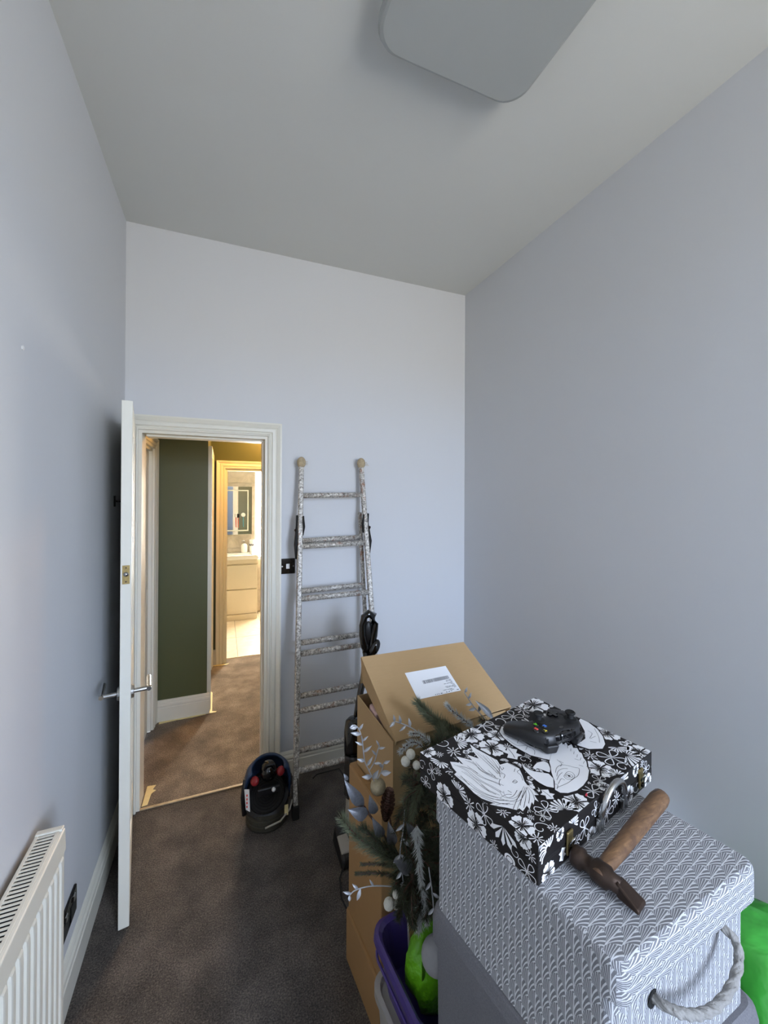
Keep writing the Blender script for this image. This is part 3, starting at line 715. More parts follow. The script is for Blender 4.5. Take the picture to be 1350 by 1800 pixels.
for a, b_, s_ in ((FLb, FLt, -1), (FRb, FRt, 1)):
    p = lerp(a, b_, 0.80); q = lerp(a, b_, 0.72)
    MB().tube([p + Vector((0.018 * s_, 0.0, 0.06)), p + Vector((0.016 * s_, 0.008, 0.0)), q + Vector((0.022 * s_, 0.004, 0.04)), q + Vector((0.018 * s_, 0.012, -0.04))], [0.006, 0.008, 0.010, 0.006], 8).build('hinge_strap', 'rubber', la, smooth=True)
    MB().tube([p + Vector((0.016 * s_, 0, -0.06)), p + Vector((0.032 * s_, -0.004, -0.02)), p + Vector((0.026 * s_, -0.004, -0.015)), p + Vector((0.017 * s_, 0, -0.10))], 0.003, 6).build('latch_hook', 'steel_dark', la, smooth=True)
    MB().tube([q + Vector((-0.020 * s_, 0.004, 0.20)), q + Vector((-0.024 * s_, 0.010, 0.14)), q + Vector((-0.018 * s_, 0.014, 0.09))], [0.004, 0.008, 0.005], 7).build('hinge_plate', 'rubber', la, smooth=True)

# ================================================================== BLUE MACHINE beside the ladder
cx, cy = 0.219, 2.118
bm_ = thing('utility_machine', 'dark blue and black round machine with red knobs by the ladder foot', 'machine', (cx, cy, 0))
ax = Vector((-0.10, -0.55, 0.83)).normalized()
MB().lathe([(0.0, 0.0), (0.094, 0.0), (0.102, 0.012), (0.102, 0.030), (0.096, 0.034), (0.104, 0.040), (0.104, 0.058), (0.097, 0.063), (0.106, 0.069), (0.106, 0.086), (0.0, 0.086)], (cx, cy, 0.0), (0, 0, 1), 28).build('base_bumper', 'olive_rubber', bm_)
MB().lathe([(0.0, 0.0), (0.070, 0.0), (0.100, 0.012), (0.110, 0.032), (0.108, 0.052), (0.092, 0.062), (0.086, 0.056), (0.086, 0.046), (0.0, 0.042)], (cx, cy + 0.014, 0.092), ax, 28).build('rim', 'black_plastic', bm_, smooth=False)
for i in range(6):
    rr_ = 0.018 + i * 0.012
    a = ax.orthogonal().normalized(); b_ = ax.cross(a); c0 = Vector((cx, cy + 0.014, 0.092)) + ax * 0.047
    MB().tube([c0 + (a * math.cos(2 * math.pi * j / 20) + b_ * math.sin(2 * math.pi * j / 20)) * rr_ for j in range(20)], 0.0016, 5, closed=True).build('grille_ring', 'rubber', bm_)
# curved shell standing behind the rim, leaning forwards
mb = MB(); N = 22; V = []; rows = [(0.10, 0.112, 0.0), (0.16, 0.117, -0.004), (0.22, 0.114, -0.016), (0.262, 0.104, -0.030), (0.288, 0.084, -0.044)]
for (z, r_, oy) in rows:
    for j in range(N + 1):
        th = R(-16 + 212 * j / N)
        zz = z + 0.022 * math.sin(th) * (z - 0.10) / 0.19
        V.append((cx + r_ * math.cos(th), cy + oy + r_ * 0.9 * math.sin(th), zz))
Fc = []
for i in range(len(rows) - 1):
    for j in range(N): Fc.append((i * (N + 1) + j, i * (N + 1) + j + 1, (i + 1) * (N + 1) + j + 1, (i + 1) * (N + 1) + j))
mb.add(V, Fc); sh = mb.build('shell', 'blue_shell', bm_, smooth=True, raw=True)
so_ = sh.modifiers.new('solid', 'SOLIDIFY'); so_.thickness = 0.012; so_.offset = -1
MB().tube([(cx - 0.112, cy - 0.03, 0.07), (cx - 0.118, cy - 0.03, 0.16), (cx - 0.108, cy - 0.03, 0.24)], [0.010, 0.012, 0.009], 8).build('side_strut', 'black_plastic', bm_, smooth=True)
MB().lathe([(0.0, 0), (0.024, 0), (0.027, 0.004), (0.027, 0.008), (0.020, 0.011), (0.0, 0.012)], (cx + 0.110, cy - 0.01, 0.175), (1, -0.1, 0), 16).build('side_knob', 'black_plastic', bm_)
# control hump across the front of the shell top
MB().ball((cx + 0.002, cy - 0.040, 0.265), 0.06, (0.72, 0.75, 0.80), 16).build('motor_hump', 'black_gloss', bm_, smooth=True)
MB().tube([(cx - 0.020, cy - 0.07, 0.29), (cx - 0.012, cy - 0.075, 0.315), (cx + 0.022, cy - 0.075, 0.315), (cx + 0.03, cy - 0.07, 0.285)], 0.007, 8).build('carry_handle', 'black_plastic', bm_, smooth=True)
for x, y, z in ((cx - 0.062, cy - 0.052, 0.238), (cx + 0.056, cy - 0.050, 0.256)):
    MB().lathe([(0.0, 0), (0.020, 0), (0.022, 0.008), (0.016, 0.016), (0.0, 0.018)], (x, y, z), (x - cx, -0.10, 0.05), 14).build('red_knob', 'red_plastic', bm_, smooth=True)
MB().ball((cx + 0.020, cy - 0.098, 0.205), 0.010, n=10).build('white_button', 'white_plastic', bm_, smooth=True)
MB().box(cx - 0.055, cx + 0.05, cy - 0.092, cy - 0.060, 0.178, 0.215).build('control_panel', 'black_plastic', bm_, 0.006)
lb = MB().hexa([(cx - 0.1060, cy - 0.066, 0.12), (cx - 0.088, cy - 0.082, 0.115), (cx - 0.087, cy - 0.080, 0.115), (cx - 0.105, cy - 0.064, 0.12)], [(cx - 0.113, cy - 0.058, 0.212), (cx - 0.092, cy - 0.080, 0.222), (cx - 0.091, cy - 0.078, 0.222), (cx - 0.112, cy - 0.056, 0.212)]).build('warning_label', 'label_white', bm_)
for i in range(4):
    z = 0.135 + i * 0.018
    MB().box(cx - 0.1040, cx - 0.0985, cy - 0.0775, cy - 0.0755, z, z + 0.009).build('printed_line', 'btn_red', lb)
MB().tube([(cx - 0.02, cy - 0.112, 0.040), (cx + 0.05, cy - 0.118, 0.058), (cx + 0.10, cy - 0.085, 0.080), (cx + 0.116, cy - 0.05, 0.095)], 0.0045, 7).build('mains_cable', 'cable_grey', bm_, smooth=True)
MB().box(cx + 0.072, cx + 0.090, cy - 0.100, cy - 0.097, 0.065, 0.115).build('yellow_tag', 'tape', bm_)

# ================================================================== UPRIGHT VACUUM behind the boxes
vc = thing('vacuum_cleaner', 'black upright vacuum cleaner between the ladder and cardboard boxes', 'vacuum cleaner', (0.55, 1.80, 0))
MB().hexa([(0.487, 1.69, 0.002), (0.68, 1.69, 0.002), (0.68, 1.86, 0.002), (0.487, 1.86, 0.002)], [(0.492, 1.70, 0.045), (0.675, 1.70, 0.045), (0.67, 1.86, 0.085), (0.497, 1.86, 0.085)]).build('floor_head', 'black_plastic', vc, 0.014, 3)
MB().hexa([(0.494, 1.72, 0.050), (0.545, 1.72, 0.050), (0.545, 1.80, 0.069), (0.494, 1.80, 0.069)], [(0.498, 1.724, 0.058), (0.541, 1.724, 0.058), (0.541, 1.796, 0.077), (0.498, 1.796, 0.077)]).build('grey_cover', 'cable_grey', vc, 0.003)
MB().lathe([(0.0, 0), (0.036, 0), (0.040, 0.01), (0.040, 0.18), (0.036, 0.19), (0.0, 0.19)], (0.570, 1.80, 0.24), (0.02, 0.05, 1), 22).build('dust_bin', 'smoked', vc, smooth=False)
MB().lathe([(0.0, 0), (0.028, 0), (0.030, 0.01), (0.018, 0.10), (0.022, 0.19), (0.0, 0.195)], (0.572, 1.802, 0.235), (0.02, 0.05, 1), 14).build('filter_cone', 'black_plastic', vc, smooth=True)
MB().lathe([(0.0, 0), (0.041, 0), (0.043, 0.02), (0.043, 0.10), (0.036, 0.145), (0.020, 0.160), (0.0, 0.162)], (0.574, 1.81, 0.430), (0.02, 0.05, 1), 22).build('motor_body', 'black_gloss', vc, smooth=True)
MB().hexa([(0.540, 1.775, 0.08), (0.60, 1.775, 0.08), (0.60, 1.84, 0.08), (0.54, 1.84, 0.08)], [(0.545, 1.77, 0.24), (0.60, 1.77, 0.24), (0.60, 1.83, 0.24), (0.545, 1.83, 0.24)]).build('neck', 'cable_grey', vc, 0.01)
MB().tube([(0.590, 1.84, 0.50), (0.640, 1.90, 0.66), (0.680, 1.95, 0.74), (0.690, 1.955, 0.83)], [0.018, 0.016, 0.018, 0.022], 12).build('wand', 'black_gloss', vc, smooth=True)
P = [(0.686, 0.80), (0.676, 0.86), (0.668, 0.92), (0.668, 0.97), (0.676, 1.012), (0.700, 1.026), (0.724, 1.014), (0.730, 0.97), (0.728, 0.91), (0.714, 0.86)]
MB().tube([(x, 1.955, z) for x, z in P], [0.018, 0.018, 0.018, 0.018, 0.019, 0.020, 0.022, 0.022, 0.021, 0.019], 12, closed=True).build('handle_loop', 'black_gloss', vc, smooth=True)
MB().ball((0.728, 1.945, 0.850), 0.030, (0.9, 0.8, 1.55), 16, rot=Matrix.Rotation(0.5, 3, 'Y')).build('trigger_grip', 'black_gloss', vc, smooth=True)
MB().ball((0.701, 1.958, 0.925), 0.026, (0.95, 0.5, 2.4), 14).build('handle_web', 'black_plastic', vc, smooth=True)
pth = [(0.505, 1.70, 0.03), (0.47, 1.66, 0.012), (0.455, 1.58, 0.006), (0.47, 1.50, 0.006), (0.52, 1.44, 0.006)]
MB().tube(pth, 0.0035, 6).build('power_cord', 'rubber', vc, smooth=True)
MB().tube([(0.60, 1.86, 0.20), (0.56, 2.0, 0.24), (0.47, 2.10, 0.17), (0.452, 2.12, 0.14)], 0.003, 6).build('hanging_cord', 'rubber', vc, smooth=True)

# ================================================================== CARDBOARD BOXES
def card_box(name, label, A, B, C, D, z0, z1, m='card_dark', grp=None):
    cxm = sum(p[0] for p in (A, B, C, D)) / 4; cym = sum(p[1] for p in (A, B, C, D)) / 4
    t = thing(name, label, 'box', (cxm, cym, z0), group=grp)
    q = [(p[0], p[1]) for p in (A, B, C, D)]
    MB().hexa([(x, y, z0) for x, y in q], [(x, y, z1 - 0.004) for x, y in q]).build('carton', m, t, 0.003)
    def ins(p, f): return (cxm + (p[0] - cxm) * f, cym + (p[1] - cym) * f)
    q2 = [ins(p, 0.995) for p in q]
    mAD = tuple((a + b) / 2 for a, b in zip(q2[0], q2[3])); mBC = tuple((a + b) / 2 for a, b in zip(q2[1], q2[2]))
    for (p0, p1, p2, p3) in ((q2[0], q2[1], mBC, mAD), (mAD, mBC, q2[2], q2[3])):
        c = ((p0[0] + p2[0]) / 2, (p0[1] + p2[1]) / 2)
        pp = [(c[0] + (p[0] - c[0]) * 0.994, c[1] + (p[1] - c[1]) * 0.994) for p in (p0, p1, p2, p3)]
        MB().hexa([(x, y, z1 - 0.004) for x, y in pp], [(x, y, z1) for x, y in pp]).build('flap', m, t, 0.001)
    return t
b0 = card_box('cardboard_box', 'flat brown cardboard box on the carpet, lowest of the stack', (0.440, 1.118), (0.962, 1.160), (0.936, 1.418), (0.414, 1.377), 0.0, 0.178)
b1 = card_box('cardboard_box', 'tall plain brown cardboard box in the middle of the stack', (0.448, 1.128), (0.950, 1.166), (0.924, 1.410), (0.420, 1.370), 0.178, 0.688)
MB().hexa([(0.4475, 1.16, 0.30), (0.449, 1.16, 0.30), (0.432, 1.33, 0.30), (0.4305, 1.33, 0.30)], [(0.444, 1.16, 0.52), (0.449, 1.16, 0.52), (0.432, 1.33, 0.52), (0.427, 1.33, 0.52)])
ub = thing('cardboard_box', 'open brown cardboard box with a raised lid and white shipping label', 'box', (0.685, 1.26, 0.690))
q = [(0.482, 1.122), (0.930, 1.160), (0.893, 1.395), (0.444, 1.352)]
hts = [0.888, 0.880, 0.925, 0.930]
names = ('front_wall', 'side_wall', 'back_wall', 'side_wall')
cxm, cym = 0.687, 1.257
for i in range(4):
    p0, p1 = q[i], q[(i + 1) % 4]; h0, h1 = hts[i], hts[(i + 1) % 4]
    f = 0.985
    i0 = (cxm + (p0[0] - cxm) * f, cym + (p0[1] - cym) * f); i1 = (cxm + (p1[0] - cxm) * f, cym + (p1[1] - cym) * f)
    MB().hexa([(*p0, 0.690), (*p1, 0.690), (*i1, 0.690), (*i0, 0.690)], [(*p0, h0), (*p1, h1), (*i1, h1), (*i0, h0)]).build(names[i], 'card', ub)
MB().hexa([(x, y, 0.690) for x, y in q], [(x, y, 0.694) for x, y in q]).build('base', 'card', ub)
LNL, LFL, LFR, LNR = Vector((0.488, 1.112, 0.893)), Vector((0.456, 1.351, 1.064)), Vector((0.882, 1.356, 1.060)), Vector((0.934, 1.152, 0.880))
nrm = (LNR - LNL).cross(LFL - LNL).normalized()
nrm = (LFR - LNL).cross(LFL - LNL).normalized()
LNR = LNR - nrm * (LNR - LNL).dot(nrm)
lidn = nrm * 0.005
MB().hexa([LNL - lidn, LNR - lidn, LFR - lidn, LFL - lidn], [LNL, LNR, LFR, LFL]).build('lid', 'card', ub, 0.002)
dn = Vector((0, 0, -1))
MB().hexa([LNL + dn * 0.035 + Vector((0.002, 0.02, 0)), LNL + dn * 0.035 + Vector((0.006, 0.02, 0)), LFL + dn * 0.085 + Vector((0.006, -0.012, 0)), LFL + dn * 0.085 + Vector((0.002, -0.012, 0))], [LNL - lidn, LNL - lidn + Vector((0.004, 0, 0)), LFL - lidn + Vector((0.004, 0, 0)), LFL - lidn]).build('lid_side_flap', 'card', ub)
MB().hexa([LNR + dn * 0.035 + Vector((-0.006, 0.02, 0)), LNR + dn * 0.035 + Vector((-0.002, 0.02, 0)), LFR + dn * 0.085 + Vector((-0.002, -0.012, 0)), LFR + dn * 0.085 + Vector((-0.006, -0.012, 0))], [LNR - lidn + Vector((-0.004, 0, 0)), LNR - lidn, LFR - lidn, LFR - lidn + Vector((-0.004, 0, 0))]).build('lid_side_flap', 'card', ub)
MB().hexa([LFL + dn * 0.10 + Vector((0.004, 0.012, 0)), LFR + dn * 0.10 + Vector((-0.004, 0.012, 0)), LFR + dn * 0.10 + Vector((-0.004, 0.016, 0)), LFL + dn * 0.10 + Vector((0.004, 0.016, 0))], [LFL - lidn + Vector((0.004, -0.004, 0)), LFR - lidn + Vector((-0.004, -0.004, 0)), LFR - lidn + Vector((-0.004, 0, 0)), LFL - lidn + Vector((0.004, 0, 0))]).build('lid_back_flap', 'card', ub)
def lidpt(s, t, d):
    a = LNL * (1 - s) * (1 - t) + LNR * s * (1 - t) + LFR * s * t + LFL * (1 - s) * t
    return a + nrm * d
lab = MB().prism([(0.293, 0.358), (0.674, 0.343), (0.676, 0.692), (0.297, 0.698)], lidpt, 0.0002, 0.0010).build('shipping_label', 'label_white', ub)
def on_label(u, v): return (0.295 + 0.380 * u, 0.698 - 0.345 * v)
mb = MB(); u = 0.285; rnd = random.Random(3)
while u < 0.915:
    w = rnd.choice([0.006, 0.006, 0.011, 0.017])
    p0, p1 = on_label(u, 0.395), on_label(u + w, 0.52)
    mb.prism([(p0[0], p0[1]), (p1[0], p0[1]), (p1[0], p1[1]), (p0[0], p1[1])], lidpt, 0.0010, 0.0013); u += w + rnd.choice([0.007, 0.007, 0.011])
mb.build('barcode', 'ink', lab)
mb = MB()
for (v, u1, ws) in ((0.55, 0.93, [0.06, 0.05]), (0.59, 0.93, [0.08, 0.04]), (0.63, 0.94, [0.05]), (0.665, 0.92, [0.14, 0.05]), (0.70, 0.93, [0.06]), (0.735, 0.95, [0.05]), (0.775, 0.95, [0.09, 0.05, 0.07]), (0.81, 0.96, [0.12, 0.10]), (0.85, 0.95, [0.06]), (0.88, 0.84, [0.12, 0.08]), (0.915, 0.87, [0.10])):
    u = u1
    for w in ws:
        p0, p1 = on_label(u - w, v), on_label(u, v + 0.014)
        mb.prism([(p0[0], p0[1]), (p1[0], p0[1]), (p1[0], p1[1]), (p0[0], p1[1])], lidpt, 0.0010, 0.0013); u -= w + 0.015
for u, w in ((0.40, 0.02), (0.44, 0.02), (0.48, 0.02), (0.53, 0.04), (0.66, 0.025), (0.72, 0.03), (0.78, 0.025), (0.92, 0.05)):
    p0, p1 = on_label(u, 0.955), on_label(u + w, 0.978)
    mb.prism([(p0[0], p0[1]), (p1[0], p0[1]), (p1[0], p1[1]), (p0[0], p1[1])], lidpt, 0.0010, 0.0013)
mb.build('address_print', 'ink', lab)
# something wrapped in paper showing in the gap under the lid
MB().hexa([(0.470, 1.225, 0.700), (0.56, 1.235, 0.700), (0.555, 1.295, 0.700), (0.465, 1.285, 0.700)], [(0.470, 1.225, 0.93), (0.55, 1.24, 0.935), (0.545, 1.29, 0.955), (0.462, 1.285, 0.950)])
pk = tag(MB().hexa([(0.470, 1.235, 0.695), (0.56, 1.245, 0.695), (0.553, 1.305, 0.695), (0.463, 1.295, 0.695)], [(0.470, 1.240, 0.918), (0.55, 1.25, 0.918), (0.545, 1.290, 0.930), (0.463, 1.285, 0.930)]).build('paper_packet', 'pink_paper', None, 0.006), 'pink printed packet peeping from the open cardboard box', 'packet')

# ================================================================== GREY FABRIC BOXES
BA, BB, BC_, BD = Vector((0.496, 0.384, 0)), Vector((0.862, 0.408, 0)), Vector((0.423, 0.768, 0)), Vector((0.789, 0.792, 0))
bcen = (BA + BB + BC_ + BD) / 4
def ring(f, z, rnd_=0.02, n=5):
    # quad footprint with rounded corners, scaled by f about its centre
    cs = [BA, BB, BD, BC_]; out = []
    cs = [bcen + (c - bcen) * f for c in cs]
    for i in range(4):
        p, c, nx = cs[i - 1], cs[i], cs[(i + 1) % 4]
        a = (p - c).normalized(); b2 = (nx - c).normalized()
        for k in range(n + 1):
            t = k / n
            s0 = c + a * rnd_; s1 = c + b2 * rnd_
            out.append((s0 * (1 - t) ** 2 + c * 2 * t * (1 - t) + s1 * t * t))
    return [(v.x, v.y, z) for v in out]
ux = (BB - BA).normalized(); uy = (BC_ - BA).normalized()
def uv_body(co, nn):
    if abs(nn.z) > 0.7: return (co.dot(uy), co.dot(ux))
    if abs(nn.dot(ux)) > abs(nn.dot(uy)): return (co.dot(uy) * (-1 if nn.dot(ux) < 0 else 1), co.z)
    return (co.dot(ux), co.z)
def uv_lid(co, nn):
    if abs(nn.z) > 0.6: return (-co.dot(uy), co.dot(ux))
    if abs(nn.dot(ux)) > abs(nn.dot(uy)): return (co.dot(uy) * (-1 if nn.dot(ux) < 0 else 1), co.z)
    return (co.z, co.dot(ux))
fb = thing('storage_box', 'grey fan patterned fabric storage box with rope handle and lid', 'storage box', (bcen.x, bcen.y, 0.765))
shl = ux * -0.0095
def ring_b(z): return [(x + shl.x, y + shl.y, z) for x, y, _ in ring(0.945, z)]
stack([ring_b(0.765), ring_b(0.955)]).build('box_body', 'fan', fb, uv=uv_body)
stack([ring(1.0, 0.942, 0.022), ring(1.0, 0.985, 0.022), ring(0.996, 0.993, 0.022), ring(0.985, 0.999, 0.022), ring(0.965, 1.001, 0.022)]).build('box_lid', 'fan', fb, uv=uv_lid)
fc = BA + (bcen - BA) * 0.055; fn_ = -uy
fdir = ux
def front(s, z, d):
    p = bcen + (BA - bcen) * 0.945 + fdir * s; return Vector((p.x, p.y, z)) + Vector((fn_.x, fn_.y, 0)).normalized() * d
rope = [front(0.078, 0.905, -0.004), front(0.082, 0.909, 0.020), front(0.100, 0.902, 0.030), front(0.130, 0.890, 0.034), front(0.165, 0.884, 0.036), front(0.205, 0.890, 0.036), front(0.238, 0.908, 0.032), front(0.250, 0.930, 0.022), front(0.246, 0.940, -0.004)]
def smooth_path(pts, k=6):
    P = [Vector(p) for p in pts]; out = []
    for i in range(len(P) - 1):
        p0, p1, p2, p3 = P[max(i - 1, 0)], P[i], P[i + 1], P[min(i + 2, len(P) - 1)]
        for j in range(k):
            t = j / k
            out.append(0.5 * ((2 * p1) + (-p0 + p2) * t + (2 * p0 - 5 * p1 + 4 * p2 - p3) * t * t + (-p0 + 3 * p1 - 3 * p2 + p3) * t ** 3))
    out.append(P[-1]); return out
rp = smooth_path(rope)
rh = MB().tube(rp, 0.0058, 12).build('rope_handle', 'rope', fb, smooth=True)
# twisted strands
for ph in (0, 2.09, 4.19):
    pts = []
    for i, p in enumerate(rp):
        d = (rp[min(i + 1, len(rp) - 1)] - rp[max(i - 1, 0)]).normalized(); a = d.orthogonal().normalized(); b2 = d.cross(a)
        t = i * 0.55 + ph; pts.append(p + (a * math.cos(t) + b2 * math.sin(t)) * 0.0040)
    MB().tube(pts, 0.0032, 7).build('strand', 'rope', rh, smooth=True)
for s_, z in ((0.078, 0.905), (0.246, 0.940)):
    c = front(s_, z, 0.0008); nv = Vector((fn_.x, fn_.y, 0)).normalized()
    MB().lathe([(0.0125, 0), (0.0125, 0.001)], c - nv * 0.0006, nv, 18).build('handle_slot', 'dark_void', fb)
gb = thing('storage_box', 'plain grey felt storage hamper under the patterned box', 'storage box', (bcen.x, bcen.y, 0.0))
stack([ring(0.96, 0.002), ring(0.985, 0.700)]).build('hamper_body', 'grey_felt', gb)
stack([ring(1.035, 0.690, 0.03), ring(1.035, 0.735, 0.03), ring(1.015, 0.757, 0.03), ring(0.98, 0.7645, 0.03)]).build('hamper_lid', 'grey_felt', gb)

# ================================================================== PATTERNED CASE
CW, CD, CH = 0.424, 0.293, 0.065
cang = R(13.6)
cvx, cvy = Vector((math.cos(cang), math.sin(cang), 0)), Vector((-math.sin(cang), math.cos(cang), 0))
cc = Vector((0.647, 0.705, 1.0015))
cs = thing('activity_case', 'black and white flower and animal print carry case with handle', 'case', cc, cang)
HW, HD = CW / 2, CD / 2
MB().box(-HW, HW, -HD, HD, 0.0, 0.030).build('case_base', 'print_black', cs, 0.002, local=True)
MB().box(-HW + 0.0008, HW - 0.0008, -HD + 0.0008, HD - 0.0008, 0.030, 0.0315).build('seam', 'dark_void', cs, local=True)
MB().box(-HW, HW, -HD, HD, 0.0315, CH).build('case_lid', 'print_black', cs, 0.002, local=True)
# ---- flat print, drawn as thin inlays
LION = [(31, 231), (41, 222), (48, 209), (54, 237), (65, 220), (73, 207), (78, 227), (85, 211), (89, 203), (98, 228), (111, 249), (110, 227), (113, 208), (115, 188), (117, 177), (110, 164), (129, 159), (132, 147), (133, 133), (121, 117), (109, 103), (105, 94), (114, 85), (110, 80), (105, 82), (100, 66), (93, 71), (85, 56), (84, 64), (71, 57), (74, 63), (56, 55), (59, 63), (42, 59), (42, 67), (35, 67), (26, 80), (14, 93), (6, 104), (14, 102), (5, 122), (4, 140), (8, 165), (9, 187), (10, 198), (19, 200), (22, 214)]
HAIR = [[(31, 220), (38, 194), (37, 162), (42, 137), (46, 112)], [(35, 213), (47, 192), (48, 162), (57, 140), (62, 125)], [(61, 216), (67, 194), (64, 171), (70, 151)], [(71, 204), (67, 189), (63, 175), (66, 153), (71, 138)], [(100, 224), (94, 196), (90, 173), (84, 148)], [(105, 206), (98, 184), (93, 162), (86, 147)], [(111, 188), (104, 171), (96, 155)], [(11, 193), (14, 171), (14, 146), (20, 123), (31, 105)], [(29, 196), (31, 167), (29, 135), (35, 113)], [(7, 154), (12, 130), (20, 110), (36, 95)], [(6, 134), (13, 112), (23, 94), (38, 84)], [(50, 116), (42, 105), (46, 95), (59, 92), (77, 97)], [(35, 99), (42, 88), (58, 83), (84, 91)], [(97, 96), (70, 87), (46, 78), (32, 72)], [(96, 93), (70, 81), (49, 70)], [(98, 92), (76, 77), (50, 63)], [(99, 91), (86, 76), (66, 64)], [(101, 90), (95, 76), (84, 64)], [(105, 91), (104, 80), (99, 70)], [(12, 96), (26, 92), (33, 85)], [(8, 114), (15, 100)], [(51, 201), (51, 172)], [(18, 188), (13, 160)], [(32, 147), (31, 123)], [(76, 166), (71, 142)], [(34, 103), (50, 102), (59, 96)]]
FACE = [[(106, 161), (101, 152), (107, 152), (108, 155)], [(106, 161), (94, 153), (80, 139)], [(128, 158), (130, 148), (131, 139)], [(126, 138), (116, 133)], [(93, 145), (93, 138), (83, 133)], [(88, 116), (97, 117), (97, 111)], [(88, 116), (90, 111), (97, 111)], [(91, 116), (95, 112)], [(74, 135), (65, 130), (60, 123)], [(62, 107), (63, 99)], [(119, 119), (109, 107)], [(131, 130), (121, 129), (119, 119)]]
PHEAD = [(204, 110), (233, 123), (270, 136), (292, 135), (283, 126), (297, 127), (288, 117), (301, 116), (291, 106), (298, 101), (288, 91), (288, 85), (276, 75), (269, 65), (254, 55), (246, 47), (218, 35), (194, 31), (170, 31), (150, 37), (139, 46), (138, 56), (158, 69), (177, 88), (193, 100)]
BEAK = [(156, 145), (148, 130), (150, 113), (160, 100), (169, 89), (164, 76), (141, 60), (132, 71), (130, 89), (134, 112), (142, 130)]
UBEAK = [(158, 119), (179, 123), (196, 118), (197, 108), (186, 96), (174, 90), (169, 100), (164, 111), (157, 111)]
PLINES = [[(191, 66), (200, 66), (204, 61), (201, 56), (193, 57), (189, 62), (191, 66)], [(187, 67), (205, 70), (211, 63), (204, 54), (190, 53), (184, 60), (187, 67)], [(194, 64), (199, 58)], [(183, 83), (200, 90), (215, 89), (224, 80), (230, 69), (234, 61), (213, 52), (195, 52), (176, 52), (157, 55), (146, 57)], [(175, 75), (191, 82), (206, 81), (215, 75)], [(165, 69), (182, 74), (195, 75)], [(157, 61), (176, 66), (178, 60)], [(223, 104), (219, 91), (209, 88)], [(223, 99), (224, 90)], [(152, 65), (154, 60), (143, 55)], [(260, 76), (257, 84)], [(248, 60), (245, 68)]]
WING = [(205, 241), (195, 221), (188, 194), (188, 169), (190, 146), (202, 124), (210, 113), (232, 123), (226, 146), (219, 166), (220, 192), (224, 221), (236, 247), (228, 253)]
WLINES = [[(205, 229), (205, 207), (218, 198), (202, 189)], [(197, 214), (195, 184), (212, 171), (197, 163)], [(212, 171), (212, 152), (199, 142)], [(216, 216), (212, 186), (212, 161)]]
FOX = [(308, 121), (309, 103), (316, 84), (342, 67), (364, 72), (390, 90), (409, 112), (421, 141), (421, 161), (409, 158), (376, 126), (348, 109), (328, 108)]
FLINES = [[(383, 122), (380, 110), (356, 103), (376, 100)], [(314, 116), (319, 103)], [(346, 97), (353, 86)], [(406, 118), (382, 96), (359, 82)]]
TOPF = [('f', 14, 285, 20), ('s', 16, 244, 23), ('s', 92, 270, 24), ('d', 62, 252, 18), ('f', 143, 212, 30), ('f', 189, 236, 22), ('v', 163, 173, 21), ('w', 67, 288, 16), ('o', -9, 192, 26), ('f', 14, 41, 22), ('d', 12, 79, 13), ('o', 62, 33, 13), ('f', 271, 38, 27), ('s', 362, 27, 38), ('f', 399, 14, 26), ('o', 328, 41, 29), ('d', 296, 71, 16), ('f', 412, 90, 28), ('s', 375, 52, 20), ('o', 80, 38, 21), ('s', 107, 18, 26), ('f', 142, 16, 25), ('o', 195, 13, 22), ('w', 35, 19, 13), ('s', 281, 8, 18), ('v', 116, 58, 14), ('d', 54, 5, 12), ('o', 194, 284, 30), ('f', 141, 274, 32), ('f', 383, 271, 40), ('d', 337, 272, 26), ('o', 288, 266, 28), ('w', 242, 274, 26), ('f', 250, 210, 24), ('s', 300, 215, 30), ('f', 350, 210, 26), ('o', 400, 205, 26), ('d', 240, 165, 18), ('w', 330, 165, 20), ('o', 235, 20, 16), ('f', 225, 6, 14), ('o', 17, 205, 14), ('d', 12, 10, 14), ('w', 316, 12, 14), ('d', 175, 195, 12), ('w', 120, 290, 14), ('d', 30, 262, 10)]
FRONTF = [('s', 286, 56, 25), ('S', 26, 48, 23), ('o', 140, 29, 20), ('s', 103, 54, 17), ('o', 224, 18, 24), ('d', 260, 30, 16), ('f', 165, 4, 16), ('o', 393, 38, 17), ('f', 403, 8, 17), ('f', 313, 14, 21), ('w', 350, 18, 13), ('d', 113, 18, 13), ('v', 69, 18, 12), ('w', 198, 8, 13), ('f', 28, 8, 19), ('s', 4, 58, 18), ('o', 180, 46, 14), ('f', 345, 54, 14), ('d', 375, 56, 10), ('w', 240, 50, 12), ('f', 62, 56, 12)]
SIDEF = [('f', 78, 16, 25), ('s', 116, 50, 21), ('d', 145, 41, 15), ('o', 182, 46, 20), ('f', 163, 14, 24), ('p', 224, 52, 34), ('c', 238, 4, 11), ('o', 272, 10, 18), ('d', 205, 5, 10), ('w', 250, 24, 10), ('o', 20, 10, 15), ('w', 8, 40, 11), ('f', 264, 59, 17), ('d', 279, 40, 11), ('o', 40, 45, 16), ('d', 60, 56, 10)]
